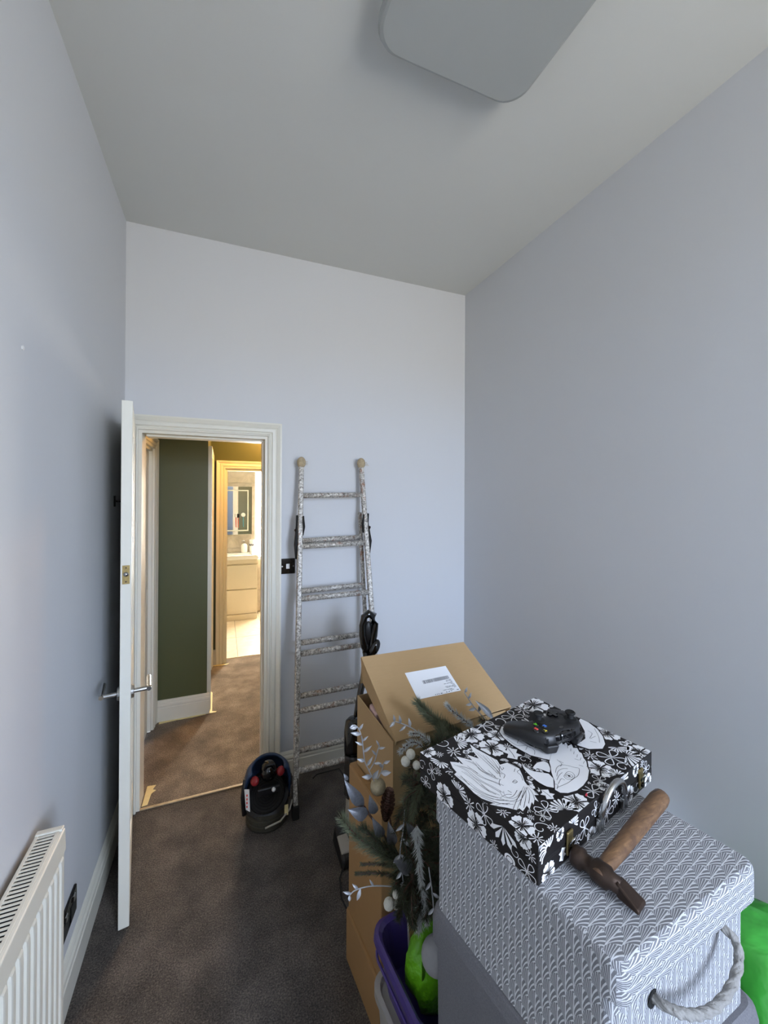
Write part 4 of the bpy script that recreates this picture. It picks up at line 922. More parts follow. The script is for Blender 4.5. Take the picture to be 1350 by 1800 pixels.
def clip(poly, w, h):
    def cut(P, inside, inter):
        out = []
        for i in range(len(P)):
            a, b3 = P[i - 1], P[i]
            if inside(b3):
                if not inside(a): out.append(inter(a, b3))
                out.append(b3)
            elif inside(a): out.append(inter(a, b3))
        return out
    def ix(x): return lambda a, b3: (x, a[1] + (b3[1] - a[1]) * (x - a[0]) / (b3[0] - a[0]))
    def iy(y): return lambda a, b3: (a[0] + (b3[0] - a[0]) * (y - a[1]) / (b3[1] - a[1]), y)
    e = 0.7
    for ins_, it in ((lambda p: p[0] >= e, ix(e)), (lambda p: p[0] <= w - e, ix(w - e)), (lambda p: p[1] >= e, iy(e)), (lambda p: p[1] <= h - e, iy(h - e))):
        if len(poly) < 3: return []
        poly = cut(poly, ins_, it)
    return poly if len(poly) >= 3 else []
def ribbon(pts, w0, w1=None):
    w1 = w0 if w1 is None else w1; n = len(pts); Lf = []; Rt = []
    for i, p in enumerate(pts):
        a = pts[max(i - 1, 0)]; b3 = pts[min(i + 1, n - 1)]
        dx, dy = b3[0] - a[0], b3[1] - a[1]; l = math.hypot(dx, dy) or 1
        w = (w0 + (w1 - w0) * i / max(1, n - 1)) / 2
        Lf.append((p[0] - dy / l * w, p[1] + dx / l * w)); Rt.append((p[0] + dy / l * w, p[1] - dx / l * w))
    quads = []
    for i in range(n - 1): quads.append([Lf[i], Rt[i], Rt[i + 1], Lf[i + 1]])
    return quads
def curve2(pts, k=4): return [(v.x, v.y) for v in smooth_path([(p[0], p[1], 0) for p in pts], k)]
def loop_pts(fx, n=22): return [fx(2 * math.pi * i / n) for i in range(n)]
class Art:
    def __init__(s, w, h): s.w, s.h, s.items = w * 1000, h * 1000, []
    def poly(s, pts, layer, mi):
        c = clip(list(pts), s.w, s.h)
        if c: s.items.append((c, layer, mi))
    def line(s, pts, w, layer, mi, w1=None, k=4):
        for q_ in ribbon(curve2(pts, k) if len(pts) > 2 else pts, w, w1): s.poly(q_, layer, mi)
    def motif(s, kind, x, y, r, rot, base=1):
        c, sn = math.cos, math.sin
        P = lambda a, q_: (x + c(a) * q_, y + sn(a) * q_)
        if kind == 'f':
            for k in range(5):
                a = rot + k * 2 * math.pi / 5
                pet = [P(a - 0.12, r * 0.08), P(a - 0.50, r * 0.55), P(a - 0.58, r * 0.85), P(a - 0.38, r * 1.0), P(a - 0.20, r * 0.93), P(a - 0.05, r * 1.04), P(a + 0.12, r * 0.94), P(a + 0.34, r * 1.0), P(a + 0.55, r * 0.84), P(a + 0.48, r * 0.52), P(a + 0.12, r * 0.08)]
                s.poly(pet, base, 0)
                for da in (-0.2, 0.05, 0.25):
                    s.line([P(a + da * 0.3, r * 0.1), P(a + da, r * (0.5 + 0.15 * (k % 2)))], r * 0.05, base + 1, 1)
            for k in range(4):
                a = rot + 0.4 + k * 1.5
                s.line([(x, y), P(a, r * 0.48)], r * 0.045, base + 1, 1)
                px, py = P(a, r * 0.52); s.poly(loop_pts(lambda t: (px + c(t) * r * 0.06, py + sn(t) * r * 0.06), 8), base + 1, 1)
        elif kind == 'o':
            for k in range(4):
                a = rot + k * math.pi / 2 + 0.2 * (k % 2)
                pts = [P(a, r * 0.08), P(a - 0.42, r * 0.55), P(a - 0.28, r * 0.92), P(a + 0.05, r * 1.0), P(a + 0.34, r * 0.86), P(a + 0.40, r * 0.5), P(a, r * 0.08)]
                s.line(pts, max(0.9, r * 0.075), base, 0)
            for k in range(5):
                a = rot + 0.8 + k * 1.26; s.line([(x, y), P(a, r * 0.32)], r * 0.05, base, 0)
        elif kind in 'sS':
            n = 9
            for k in range(n):
                a = rot - 1.5 + 3.0 * k / (n - 1)
                pts = [P(a + 0.3, r * 0.15), P(a + 0.1, r * 0.6), P(a, r * (0.95 + 0.08 * (k % 2)))]
                if kind == 's':
                    a2 = a; pet = [P(a2, r * 0.1), P(a2 - 0.13, r * 0.6), P(a2 - 0.10, r * 0.93), P(a2, r * 1.02), P(a2 + 0.11, r * 0.9), P(a2 + 0.12, r * 0.55)]
                    s.poly(pet, base, 0)
                else:
                    s.line([P(a, r * 0.2), P(a + 0.2, r * 0.7), P(a + 0.45, r * 1.0)], r * 0.09, base, 0, r * 0.16)
        elif kind == 'd':
            for k in range(9):
                a = rot + k * 2 * math.pi / 9
                s.line([P(a, r * 0.15), P(a, r * (0.8 + 0.2 * (k % 2)))], r * 0.07, base, 0, r * 0.16)
        elif kind == 'w':
            s.line([P(rot + t * 0.75, r * (1.0 - 0.11 * t)) for t in range(8)], max(0.9, r * 0.11), base, 0)
            s.line([P(rot, r), P(rot - 0.6, r * 1.25), P(rot - 1.1, r * 1.1)], max(0.9, r * 0.10), base, 0)
        elif kind == 'v':
            pts = [P(rot + t * 2 * math.pi / 12, r * (1.0 if t % 2 == 0 else 0.45 + 0.2 * (t % 3))) for t in range(12)]
            s.poly(pts, base, 0)
            s.line([P(rot, r * 0.8), (x, y), P(rot + 3.0, r * 0.7)], r * 0.06, base + 1, 1)
        elif kind == 'p':
            for k in range(5):
                a = -math.pi / 2 - 1.0 + 0.5 * k
                pet = [P(a, r * 0.05), P(a - 0.13, r * 0.5), P(a - 0.16, r * 0.8), P(a, r * 1.0), P(a + 0.16, r * 0.8), P(a + 0.13, r * 0.5)]
                s.poly(pet, base, 0)
        elif kind == 'c':
            s.poly(loop_pts(lambda t: (x + c(t) * r, y + sn(t) * r * 0.8)), base, 0)
            s.line(loop_pts(lambda t: (x + c(t) * r * 0.6, y + sn(t) * r * 0.45), 14) + [(x + r * 0.6, y)], r * 0.12, base + 1, 1)
    def build(s, name, parent, fn):
        mb = MB()
        for pts, layer, mi in s.items:
            d = 0.00018 * layer
            mb.add([fn(p[0] / 1000, p[1] / 1000, d) for p in pts], [tuple(range(len(pts)))], mi)
        return mb.build(name, ['print_white', 'print_black', 'print_red'], parent, local=True, raw=True)
rnd = random.Random(11)
top = Art(CW, CD)
for k_, x, y, r_ in TOPF: top.motif(k_, x, y, r_, rnd.uniform(0, 6.28))
fill = random.Random(4); placed = [(x, y, r_) for _, x, y, r_ in TOPF]
for _ in range(900):
    x, y, r_ = fill.uniform(4, 420), fill.uniform(4, 289), fill.uniform(6, 12)
    if all(math.hypot(x - a, y - b2) > (r_ + c2) * 0.86 for a, b2, c2 in placed):
        placed.append((x, y, r_)); top.motif(fill.choice('dowffs'), x, y, r_, fill.uniform(0, 6.28))
for halo in (LION, PHEAD, BEAK, FOX, WING):     # black surround of each animal
    gx = sum(p[0] for p in halo) / len(halo); gy = sum(p[1] for p in halo) / len(halo)
    top.poly([(gx + (p[0] - gx) * 1.10, gy + (p[1] - gy) * 1.07) for p in halo], 3, 1)
for shp in (LION, PHEAD, BEAK, UBEAK, WING, FOX): top.poly(shp, 4, 0)
for l in HAIR: top.line(l, 0.5, 5, 1, 1.0)
for l in HAIR[:14]: top.line([(p[0] + 4, p[1] - 5) for p in l], 0.4, 5, 1, 0.7)
for l in FACE: top.line(l, 0.9, 5, 1)
for l in PLINES: top.line(l, 0.8, 5, 1)
for l in WLINES + FLINES: top.line(l, 0.8, 5, 1)
top.line(UBEAK + UBEAK[:1], 0.9, 5, 1); top.line(BEAK + BEAK[:1], 0.8, 5, 1)
top.poly(loop_pts(lambda t: (196.5 + 2.6 * math.cos(t), 61.5 + 2.6 * math.sin(t)), 10), 5, 1)
for i in range(9): top.line([(292 - i * 4, 128 - i * 10), (284 - i * 4.5, 122 - i * 9.5)], 0.7, 5, 1)
top.poly([(170, 11), (178, 14), (179, 17), (170, 15)], 6, 2)
top.build('printed_top', cs, lambda x, y, d: (x - HW, y - HD, CH + d))
fr = Art(CW, CH)
for k_, x, y, r_ in FRONTF: fr.motif(k_, x, y, r_, rnd.uniform(0, 6.28) if k_ not in 'sS' else rnd.uniform(1.0, 2.0))
fr.build('printed_front', cs, lambda x, y, d: (x - HW, -HD - d, y))
sd_ = Art(CD, CH)
for k_, x, y, r_ in SIDEF: sd_.motif(k_, x, y, r_, rnd.uniform(0, 6.28))
sd_.build('printed_side', cs, lambda x, y, d: (-HW - d, HD - x, y))
sd2 = Art(CD, CH)
for k_, x, y, r_ in SIDEF: sd2.motif(k_, CD * 1000 - x, y, r_, rnd.uniform(0, 6.28))
sd2.build('printed_side', cs, lambda x, y, d: (HW + d, HD - x, y))
# handle and clasps
yf = -HD
arc = [(-0.048 + 0.02, 0.012)] + [(0.02 + 0.046 * math.cos(R(180 - a)), 0.028 + 0.052 * math.sin(R(a))) for a in range(0, 181, 15)] + [(0.068, 0.012)]
MB().tube([(x, yf - 0.007 - 0.10 * max(0, z - 0.03), z) for x, z in arc], 0.0058, 10).build('handle', 'chrome', cs, smooth=True, local=True)
for x in (-0.027, 0.067): MB().box(x - 0.008, x + 0.008, yf - 0.010, yf - 0.0005, 0.006, 0.030).build('handle_mount', 'chrome', cs, 0.002, local=True)
for x in (-0.125, 0.150):
    o = MB().box(x - 0.009, x + 0.009, yf - 0.005, yf - 0.0005, 0.012, 0.052).build('clasp', 'brass', cs, 0.002, local=True)
    MB().tube([(x - 0.006, yf - 0.006, 0.030), (x - 0.005, yf - 0.012, 0.045), (x + 0.005, yf - 0.012, 0.045), (x + 0.006, yf - 0.006, 0.030)], 0.0018, 6).build('clasp_wire', 'chrome', o, smooth=True, local=True)
    MB().lathe([(0.005, 0), (0.005, 0.004), (0.0, 0.005)], (x, yf - 0.005, 0.020), (0, -1, 0), 10).build('clasp_stud', 'black_nickel', o, local=True)

# ================================================================== GAME CONTROLLER
gz = 1.0015 + CH + 0.0012
gc = thing('game_controller', 'black game controller with four coloured buttons on the printed case', 'controller', (0.708, 0.732, gz), R(184)); gc.scale = (1.1, 1.1, 1.1)
# local: +y = trigger side, +x = right-hand side of the pad (coloured buttons)
half = [(0.000, 0.040), (0.018, 0.044), (0.036, 0.044), (0.053, 0.036), (0.066, 0.018), (0.073, -0.006), (0.0775, -0.030), (0.077, -0.050), (0.069, -0.061), (0.058, -0.060), (0.049, -0.046), (0.038, -0.031), (0.022, -0.026), (0.000, -0.026)]
out2 = curve2(half, 4)
outl = out2 + [(-p[0], p[1]) for p in reversed(out2[1:-1])]
def zc(x, y):
    g = max(0.0, -y - 0.005); return 0.034 - 0.28 * g - 0.06 * abs(x) * 0.4
mb = MB(); V = []; n = len(outl); rings = []
prof2 = [(0.02, 1.0), (0.35, 1.0), (0.65, 0.97), (0.84, 0.84), (0.95, 0.58), (1.0, 0.0), (0.95, -0.58), (0.82, -0.84), (0.60, -0.98), (0.30, -1.0), (0.02, -1.0)]
def cen(x, y):   # skeleton point for shrinking the outline
    sx = max(-0.052, min(0.052, x)); return (sx * 0.78, 0.008 if abs(x) < 0.045 else 0.008 + (y - 0.008) * 0.55 * min(1, (abs(x) - 0.045) / 0.02))
for (f, hgt) in prof2:
    for (x, y) in outl:
        c0 = cen(x, y); px, py = c0[0] + (x - c0[0]) * f, c0[1] + (y - c0[1]) * f
        th = 0.0175 if hgt > 0 else 0.0155
        V.append((px, py, max(0.001, zc(px, py) - 0.010 + hgt * th * (1.0 - 0.15 * max(0, -py) / 0.06))))
for i in range(len(prof2) - 1):
    for j in range(n): Fc = None; mb.f.append((i * n + j, i * n + (j + 1) % n, (i + 1) * n + (j + 1) % n, (i + 1) * n + j)); mb.m.append(0)
mb.v = V
mb.f.append(tuple(range(n))); mb.m.append(0); mb.f.append(tuple((len(prof2) - 1) * n + j for j in range(n))); mb.m.append(0)
mb.build('shell', 'black_plastic', gc, smooth=True, local=True)
ztop = 0.041
for sx in (-1, 1):
    MB().hexa([(sx * 0.016, 0.034, 0.022), (sx * 0.056, 0.026, 0.020), (sx * 0.052, 0.040, 0.020), (sx * 0.016, 0.0475, 0.022)], [(sx * 0.016, 0.032, 0.0375), (sx * 0.054, 0.026, 0.035), (sx * 0.050, 0.038, 0.034), (sx * 0.016, 0.0455, 0.036)]).build('bumper', 'black_gloss', gc, 0.003, 3, local=True)
    MB().hexa([(sx * 0.026, 0.030, 0.003), (sx * 0.052, 0.024, 0.003), (sx * 0.050, 0.040, 0.001), (sx * 0.027, 0.046, 0.001)], [(sx * 0.024, 0.030, 0.022), (sx * 0.056, 0.022, 0.022), (sx * 0.052, 0.046, 0.020), (sx * 0.025, 0.052, 0.020)]).build('trigger', 'black_plastic', gc, 0.004, 3, local=True)
MB().box(-0.0155, 0.0155, 0.034, 0.0468, 0.022, 0.036).build('centre_bridge', 'black_gloss', gc, 0.003, local=True)
for (x, y) in ((-0.043, 0.018), (0.021, -0.008)):
    st = MB().lathe([(0.013, 0), (0.013, 0.002), (0.006, 0.003), (0.006, 0.010), (0.0095, 0.012), (0.0105, 0.015), (0.009, 0.0165), (0.007, 0.0155), (0.0, 0.0150)], (x, y, ztop - 0.002), (0, 0, 1), 18).build('thumbstick', 'rubber', gc, smooth=False, local=True)
dp = MB().lathe([(0.014, 0), (0.0135, 0.0015), (0.010, 0.0008), (0.0, 0.0)], (-0.021, -0.008, ztop - 0.0015), (0, 0, 1), 20).build('direction_pad', 'black_gloss', gc, local=True)
MB().box(-0.0245, -0.0175, -0.019, 0.003, ztop - 0.001, ztop + 0.003).box(-0.032, -0.010, -0.0115, -0.0045, ztop - 0.001, ztop + 0.0028).build('pad_cross', 'black_gloss', dp, local=True, raw=True)
MB().lathe([(0.0075, 0), (0.0072, 0.0015), (0.0, 0.002)], (0, 0.028, ztop - 0.002), (0, 0, 1), 18).build('home_button', 'black_gloss', gc, local=True)
for x in (-0.011, 0.011): MB().lathe([(0.003, 0), (0.0028, 0.0015), (0.0, 0.0018)], (x, 0.016, ztop - 0.001), (0, 0, 1), 12).build('menu_button', 'black_plastic', gc, local=True)
GL = {'A': [[(-1, -1.2), (0, 1.2), (1, -1.2)], [(-0.6, -0.3), (0.6, -0.3)]], 'B': [[(-0.8, -1.2), (-0.8, 1.2), (0.5, 1.0), (0.5, 0.2), (-0.8, 0.1)], [(-0.8, 0.1), (0.8, -0.1), (0.8, -1.0), (-0.8, -1.2)]], 'X': [[(-0.9, -1.2), (0.9, 1.2)], [(-0.9, 1.2), (0.9, -1.2)]], 'Y': [[(-0.9, 1.2), (0, 0), (0.9, 1.2)], [(0, 0), (0, -1.2)]]}
for ch, (x, y), m_ in (('A', (0.043, 0.006), 'btn_green'), ('B', (0.055, 0.018), 'btn_red'), ('X', (0.031, 0.018), 'btn_blue'), ('Y', (0.043, 0.030), 'btn_yellow')):
    zb = ztop - 0.0025 - 0.02 * max(0, x - 0.045)
    bo = MB().lathe([(0.0058, 0), (0.0056, 0.003), (0.0046, 0.0042), (0.0, 0.0045)], (x, y, zb), (0, 0, 1), 16).build('face_button', 'black_gloss', gc, smooth=False, local=True)
    mb = MB()
    for st_ in GL[ch]:
        mb.tube([(x + p[0] * 0.0026, y + p[1] * 0.0026, zb + 0.0047) for p in st_], 0.0009, 5)
    mb.build('glyph', m_, bo, local=True)

# ================================================================== HAMMER
hm = thing('hammer', 'old cross pein hammer with a worn wooden handle lying on the patterned box', 'hammer', (0.585, 0.476, 1.0012))
h0, h1 = Vector((0.573, 0.478, 1.0245)), Vector((0.836, 0.556, 1.0215))
hp = [h0.lerp(h1, t) for t in (-0.05, 0.04, 0.10, 0.25, 0.5, 0.75, 0.93, 0.985, 1.0)]
MB().tube(hp, [0.0100, 0.0108, 0.0125, 0.0138, 0.0150, 0.0162, 0.0166, 0.0150, 0.0105], 16, flat=0.92).build('handle', 'wood', hm, smooth=True)
hd_ = (h1 - h0).normalized(); hv = Vector((hd_.y, -hd_.x, 0)).normalized()          # head axis, pein end towards the camera
e0 = h0 + hv * -0.044; 
hz_ = Vector((0, 0, -0.004))
def hpt(t): return h0 + hv * t + hz_
pts = [(-0.046, 0.0145), (-0.043, 0.0165), (-0.030, 0.0165), (-0.027, 0.0125), (-0.014, 0.0130), (-0.010, 0.0170), (0.011, 0.0170), (0.016, 0.0125), (0.030, 0.0120)]
hh = MB().tube([hpt(t) for t, r_ in pts], [r_ for t, r_ in pts], 14)
hh.build('hammer_head', 'steel_dark', hm, smooth=True)
c0 = hpt(0.026); c1 = hpt(0.060); up = Vector((0, 0, 1)); sd3 = hd_
MB().hexa([c0 - sd3 * 0.010 - up * 0.0125, c0 + sd3 * 0.010 - up * 0.0125, c0 + sd3 * 0.010 + up * 0.0115, c0 - sd3 * 0.010 + up * 0.0115],
          [c1 - sd3 * 0.015 - up * 0.0125, c1 + sd3 * 0.015 - up * 0.0125, c1 + sd3 * 0.015 - up * 0.006, c1 - sd3 * 0.015 - up * 0.006]).build('pein', 'steel_dark', hm, 0.003, 2)

# ================================================================== TUBS AND BAGS in the gap
tcx, tcy = 0.545, 0.955
def tub_loop(hx_, hy_, z, r=0.045, cx_=tcx, cy_=tcy, rot=R(6)):
    o = []
    for x, y in rrect(0, 0, hx_, hy_, r, 5):
        o.append((cx_ + x * math.cos(rot) - y * math.sin(rot), cy_ + x * math.sin(rot) + y * math.cos(rot), z))
    return o
tr = thing('plastic_tub', 'milky translucent plastic tub under the purple one', 'tub', (tcx, tcy, 0))
stack([tub_loop(0.112, 0.122, 0.001), tub_loop(0.128, 0.138, 0.235), tub_loop(0.136, 0.146, 0.240), tub_loop(0.136, 0.146, 0.262), tub_loop(0.124, 0.134, 0.264), tub_loop(0.120, 0.130, 0.250)]).build('tub_wall', 'translucent', tr, smooth=False)
pt = thing('plastic_tub', 'purple plastic tub with a rolled rim below the garland', 'tub', (tcx, tcy, 0.265))
stack([tub_loop(0.108, 0.118, 0.266), tub_loop(0.124, 0.134, 0.375), tub_loop(0.134, 0.144, 0.380), tub_loop(0.138, 0.148, 0.392), tub_loop(0.136, 0.146, 0.410), tub_loop(0.128, 0.138, 0.413), tub_loop(0.120, 0.130, 0.405), tub_loop(0.104, 0.114, 0.275)], True).build('tub_wall', 'purple', pt, smooth=False)
MB().tube(tub_loop(0.131, 0.141, 0.352), 0.004, 6, closed=True).build('rib', 'purple', pt, smooth=True)
lm = thing('carrier_bag', 'crumpled lime green bag inside the purple tub', 'bag', (0.52, 0.93, 0.30))
mb = MB(); V = []; N, K = 18, 9; rg = random.Random(5)
for i in range(K + 1):
    ph = math.pi * i / K
    for j in range(N):
        th = 2 * math.pi * j / N
        rr_ = 1 + 0.10 * math.sin(3 * th + 2 * ph) + 0.06 * math.sin(7 * th - ph) + rg.uniform(-0.03, 0.03)
        V.append((0.535 + math.sin(ph) * math.cos(th) * 0.085 * rr_, 0.955 + math.sin(ph) * math.sin(th) * 0.068 * rr_, 0.385 - math.cos(ph) * 0.100 * rr_))
mb.add(V, [(i * N + j, i * N + (j + 1) % N, (i + 1) * N + (j + 1) % N, (i + 1) * N + j) for i in range(K) for j in range(N)])
mb.build('bag_skin', 'lime', lm, smooth=True)
MB().tube([(0.475, 0.905, 0.43), (0.466, 0.895, 0.485), (0.487, 0.895, 0.505), (0.51, 0.905, 0.45)], [0.012, 0.008, 0.008, 0.012], 8, flat=0.3).build('bag_handle', 'lime', lm, smooth=True)
gbal = tag(MB().ball((0.490, 0.866, 0.515), 0.038, n=24).build('bauble', 'grey_ball', None, smooth=True), 'large matt grey bauble resting on the lime green bag', 'bauble')
cp = tag(MB().hexa([(0.505, 1.037, 0.30), (0.585, 1.050, 0.30), (0.584, 1.054, 0.30), (0.504, 1.041, 0.30)], [(0.495, 1.030, 0.430), (0.575, 1.042, 0.440), (0.574, 1.046, 0.440), (0.494, 1.034, 0.430)]).build('card_piece', 'card', None), 'strip of brown card poking out of the purple tub', 'card')
wp = tag(MB().hexa([(0.500, 1.046, 0.31), (0.58, 1.059, 0.31), (0.58, 1.060, 0.31), (0.500, 1.047, 0.31)], [(0.492, 1.040, 0.446), (0.572, 1.053, 0.458), (0.572, 1.054, 0.458), (0.492, 1.041, 0.446)]).build('paper_sheet', 'label_white', None), 'white paper edge standing in the purple tub', 'paper')
# green bag against the right wall
gg = thing('carrier_bag', 'bright green plastic bag on the floor by the right wall', 'bag', (1.27, 0.62, 0))
def bag_mesh(cx_, cy_, hx_, hy_, z0, z1, seed, amp=0.10):
    r_ = random.Random(seed); N, K = 28, 14; V = []
    ph0 = [r_.uniform(0, 6) for _ in range(6)]
    for i in range(K + 1):
        t = i / K; w = (0.86 + 0.28 * math.sin(math.pi * min(1, t * 0.9))) * (1 if t < 0.75 else 1 - 1.5 * (t - 0.75))
        for j in range(N):
            th = 2 * math.pi * j / N
            sq = 1 / max(abs(math.cos(th)), abs(math.sin(th))) * 0.35 + 0.65
            wr = 1 + amp * math.sin(4 * th + ph0[0] + 5 * t) + amp * 0.6 * math.sin(9 * th + ph0[1] - 6 * t) + r_.uniform(-0.02, 0.02)
            V.append((cx_ + hx_ * w * sq * wr * math.cos(th), cy_ + hy_ * w * sq * wr * math.sin(th), z0 + (z1 - z0) * t + (0.02 * math.sin(3 * th + ph0[2]) if t > 0.6 else 0)))
    mb = MB(); mb.add(V, [(i * N + j, i * N + (j + 1) % N, (i + 1) * N + (j + 1) % N, (i + 1) * N + j) for i in range(K) for j in range(N)] + [tuple(reversed(range(N))), tuple(K * N + j for j in range(N))])
    return mb
bag_mesh(1.27, 0.62, 0.155, 0.15, 0.004, 0.53, 3).build('bag_skin', 'green_bag', gg, smooth=True)
wb_ = thing('carrier_bag', 'pale bag behind the bright green one by the right wall', 'bag', (1.40, 1.08, 0))
bag_mesh(1.40, 1.08, 0.10, 0.11, 0.004, 0.50, 9).build('bag_skin', 'label_white', wb_, smooth=True)
cb_ = thing('carrier_bag', 'pale turquoise bag between the patterned box and green bag', 'bag', (1.02, 0.50, 0))
bag_mesh(1.01, 0.48, 0.09, 0.12, 0.004, 0.40, 14).build('bag_skin', 'cyan_bag', cb_, smooth=True)

# ================================================================== CHRISTMAS GARLAND
ga = thing('christmas_garland', 'frosted pine and silver leaf garland draped between the boxes', 'garland', (0.47, 1.00, 0.42))
rg = random.Random(21)
def sprig(path, nl, nr, dens, m, r_taper=True, name='pine_sprig', stem='cone', fl=0.55):
    P = smooth_path(path, 5); mb = MB()
    mb.tube(P, 0.0022, 5, mi=1)
    L = sum((P[i + 1] - P[i]).length for i in range(len(P) - 1)); cnt = int(L * dens * 1.5)
    for k in range(cnt):
        t = rg.random(); f = t * (len(P) - 1); i = min(int(f), len(P) - 2)
        p = P[i].lerp(P[i + 1], f - i); d = (P[i + 1] - P[i]).normalized()
        a = d.orthogonal().normalized(); a = Matrix.Rotation(rg.uniform(0, 6.283), 3, d) @ a
        dirn = (a * fl * rg.uniform(0.7, 1.3) + d * rg.uniform(0.45, 0.95)).normalized()
        ln = nl * rg.uniform(0.7, 1.15) * (1.0 if not r_taper else (1.05 - 0.45 * t))
        e = dirn.orthogonal().normalized() * nr * 1.9; e2 = dirn.cross(e)
        b0_ = p; mid = p + dirn * ln * 0.5; tip = p + dirn * ln
        mb.add([b0_ + e * 0.6, b0_ - e * 0.3 + e2 * 0.5, b0_ - e * 0.3 - e2 * 0.5, tip], [(0, 1, 3), (1, 2, 3), (2, 0, 3)])
    o = mb.build(name, [m, stem], ga, raw=True); o['kind'] = 'stuff'
    return o
def leaf(base, tip, w, nrm_, m='silver', name='silver_leaf', parent=ga):
    base, tip = Vector(base), Vector(tip); d = tip - base; l = d.length; d.normalize()
    nv = Vector(nrm_).normalized(); s_ = d.cross(nv).normalized(); nv = s_.cross(d)
    mb = MB(); V = []; prof_ = [(0, 0.03), (0.12, 0.45), (0.32, 0.92), (0.5, 1.0), (0.7, 0.75), (0.88, 0.32), (1.0, 0.01)]
    for t, ww in prof_:
        c = base + d * l * t + nv * (0.10 * l * math.sin(math.pi * t))
        for k_ in (-1, -0.5, 0, 0.5, 1): V.append(c + s_ * w * ww * k_ / 2 + nv * (0.22 * w * ww * abs(k_)))
    n0 = len(V)
    V += [v - nv * 0.0008 for v in V]
    Fc = []
    for i in range(len(prof_) - 1):
        for j in range(4):
            a = i * 5 + j; Fc.append((a, a + 1, a + 6, a + 5)); Fc.append((n0 + a + 5, n0 + a + 6, n0 + a + 1, n0 + a))
    mb.add(V, Fc); return mb.build(name, m, parent, smooth=True, raw=True)
def leafy(path, leaves, m='pale_silver', name='silver_sprig'):
    P = smooth_path(path, 5)
    o = MB().tube(P, 0.0016, 6).build(name, m, ga, smooth=True)
    for (t, side, l, w) in leaves:
        f = t * (len(P) - 1); i = min(int(f), len(P) - 2); p = P[i].lerp(P[i + 1], f - i); d = (P[i + 1] - P[i]).normalized()
        sv = d.cross(Vector((-0.35, -1, 0.3)).normalized()).normalized() * side
        tip = p + (sv * 0.8 + d * 0.6 + Vector((0, -0.15, 0))).normalized() * l
        leaf(p, tip, w, (-0.3, -1, 0.5), m, 'small_leaf', o)
    return o
# core of the garland: a hanging bough of dark pine
core = [(0.80, 1.06, 0.90), (0.70, 1.05, 0.88), (0.60, 1.03, 0.89), (0.51, 1.00, 0.90), (0.475, 0.98, 0.80), (0.47, 0.97, 0.70), (0.468, 0.955, 0.62), (0.468, 0.94, 0.575)]
MB().tube(smooth_path(core), 0.006, 8).build('bough', 'cone', ga, smooth=True)
cp_ = smooth_path(core, 10)
for k in range(230):
    t = 1 - rg.random() ** 1.25; p = cp_[int(t * (len(cp_) - 1))] + Vector((rg.uniform(-0.012, 0.075) if t > 0.35 else 0, rg.uniform(-0.03, 0.015) if t < 0.5 else rg.uniform(-0.02, 0.05), 0))
    a = rg.uniform(0, 6.283); q_ = Vector((math.cos(a) * 0.060 + 0.012, 0.045 * math.sin(a) - 0.012, rg.uniform(-0.07, 0.03) if t < 0.9 else rg.uniform(-0.05, 0.05)))
    sprig([p, p + q_ * 0.55 + Vector((0, 0, 0.005)), p + q_], 0.034, 0.0006, 1700, 'pine' if rg.random() < 0.85 else 'pine_light', fl=0.8)
# named sprigs
sprig([(0.60, 1.03, 0.895), (0.605, 1.06, 0.945), (0.565, 1.075, 0.990), (0.545, 1.08, 1.012)], 0.046, 0.0008, 3000, 'pine_light')
sprig([(0.66, 1.05, 0.885), (0.63, 1.07, 0.930), (0.59, 1.08, 0.958), (0.565, 1.085, 0.985)], 0.046, 0.0008, 2600, 'pine_light')
sprig([(0.69, 1.06, 0.90), (0.65, 1.075, 0.925), (0.61, 1.08, 0.948)], 0.030, 0.0008, 2600, 'pine')
sprig([(0.735, 1.075, 0.905), (0.70, 1.085, 0.935), (0.665, 1.09, 0.965), (0.648, 1.09, 0.985)], 0.022, 0.0014, 1500, 'pine_frost', fl=0.7)
sprig([(0.535, 1.03, 0.915), (0.505, 1.03, 0.935), (0.475, 1.02, 0.935), (0.455, 1.01, 0.930)], 0.020, 0.0014, 1500, 'pine_frost', fl=0.8)
sprig([(0.56, 1.03, 0.92), (0.53, 1.04, 0.945), (0.50, 1.04, 0.955)], 0.020, 0.0014, 1500, 'pine_frost', fl=0.8)
sprig([(0.455, 0.97, 0.655), (0.40, 0.99, 0.685), (0.34, 1.00, 0.735), (0.292, 1.0, 0.800)], 0.048, 0.0008, 2600, 'pine_light')
sprig([(0.44, 0.98, 0.68), (0.39, 0.99, 0.715), (0.345, 1.00, 0.765)], 0.046, 0.0008, 2600, 'pine')
sprig([(0.455, 0.97, 0.645), (0.40, 0.99, 0.660), (0.341, 1.0, 0.672)], 0.014, 0.0007, 3200, 'pine')
sprig([(0.455, 0.97, 0.620), (0.39, 0.99, 0.640), (0.327, 1.0, 0.652)], 0.016, 0.0007, 3200, 'pine')
sprig([(0.465, 0.93, 0.79), (0.458, 0.905, 0.74), (0.462, 0.895, 0.675)], 0.026, 0.0012, 1800, 'pine_frost')
sprig([(0.48, 0.94, 0.64), (0.485, 0.92, 0.60), (0.485, 0.91, 0.55)], 0.026, 0.0010, 1900, 'pine_frost')
sprig([(0.43, 0.96, 0.62), (0.44, 0.93, 0.58), (0.455, 0.92, 0.545)], 0.026, 0.0010, 2400, 'pine')
sprig([(0.48, 0.95, 0.585), (0.475, 0.925, 0.56), (0.465, 0.915, 0.535)], 0.026, 0.0010, 1900, 'pine_frost')
sprig([(0.50, 0.97, 0.86), (0.47, 0.95, 0.83), (0.455, 0.94, 0.80)], 0.030, 0.0008, 2600, 'pine_light')
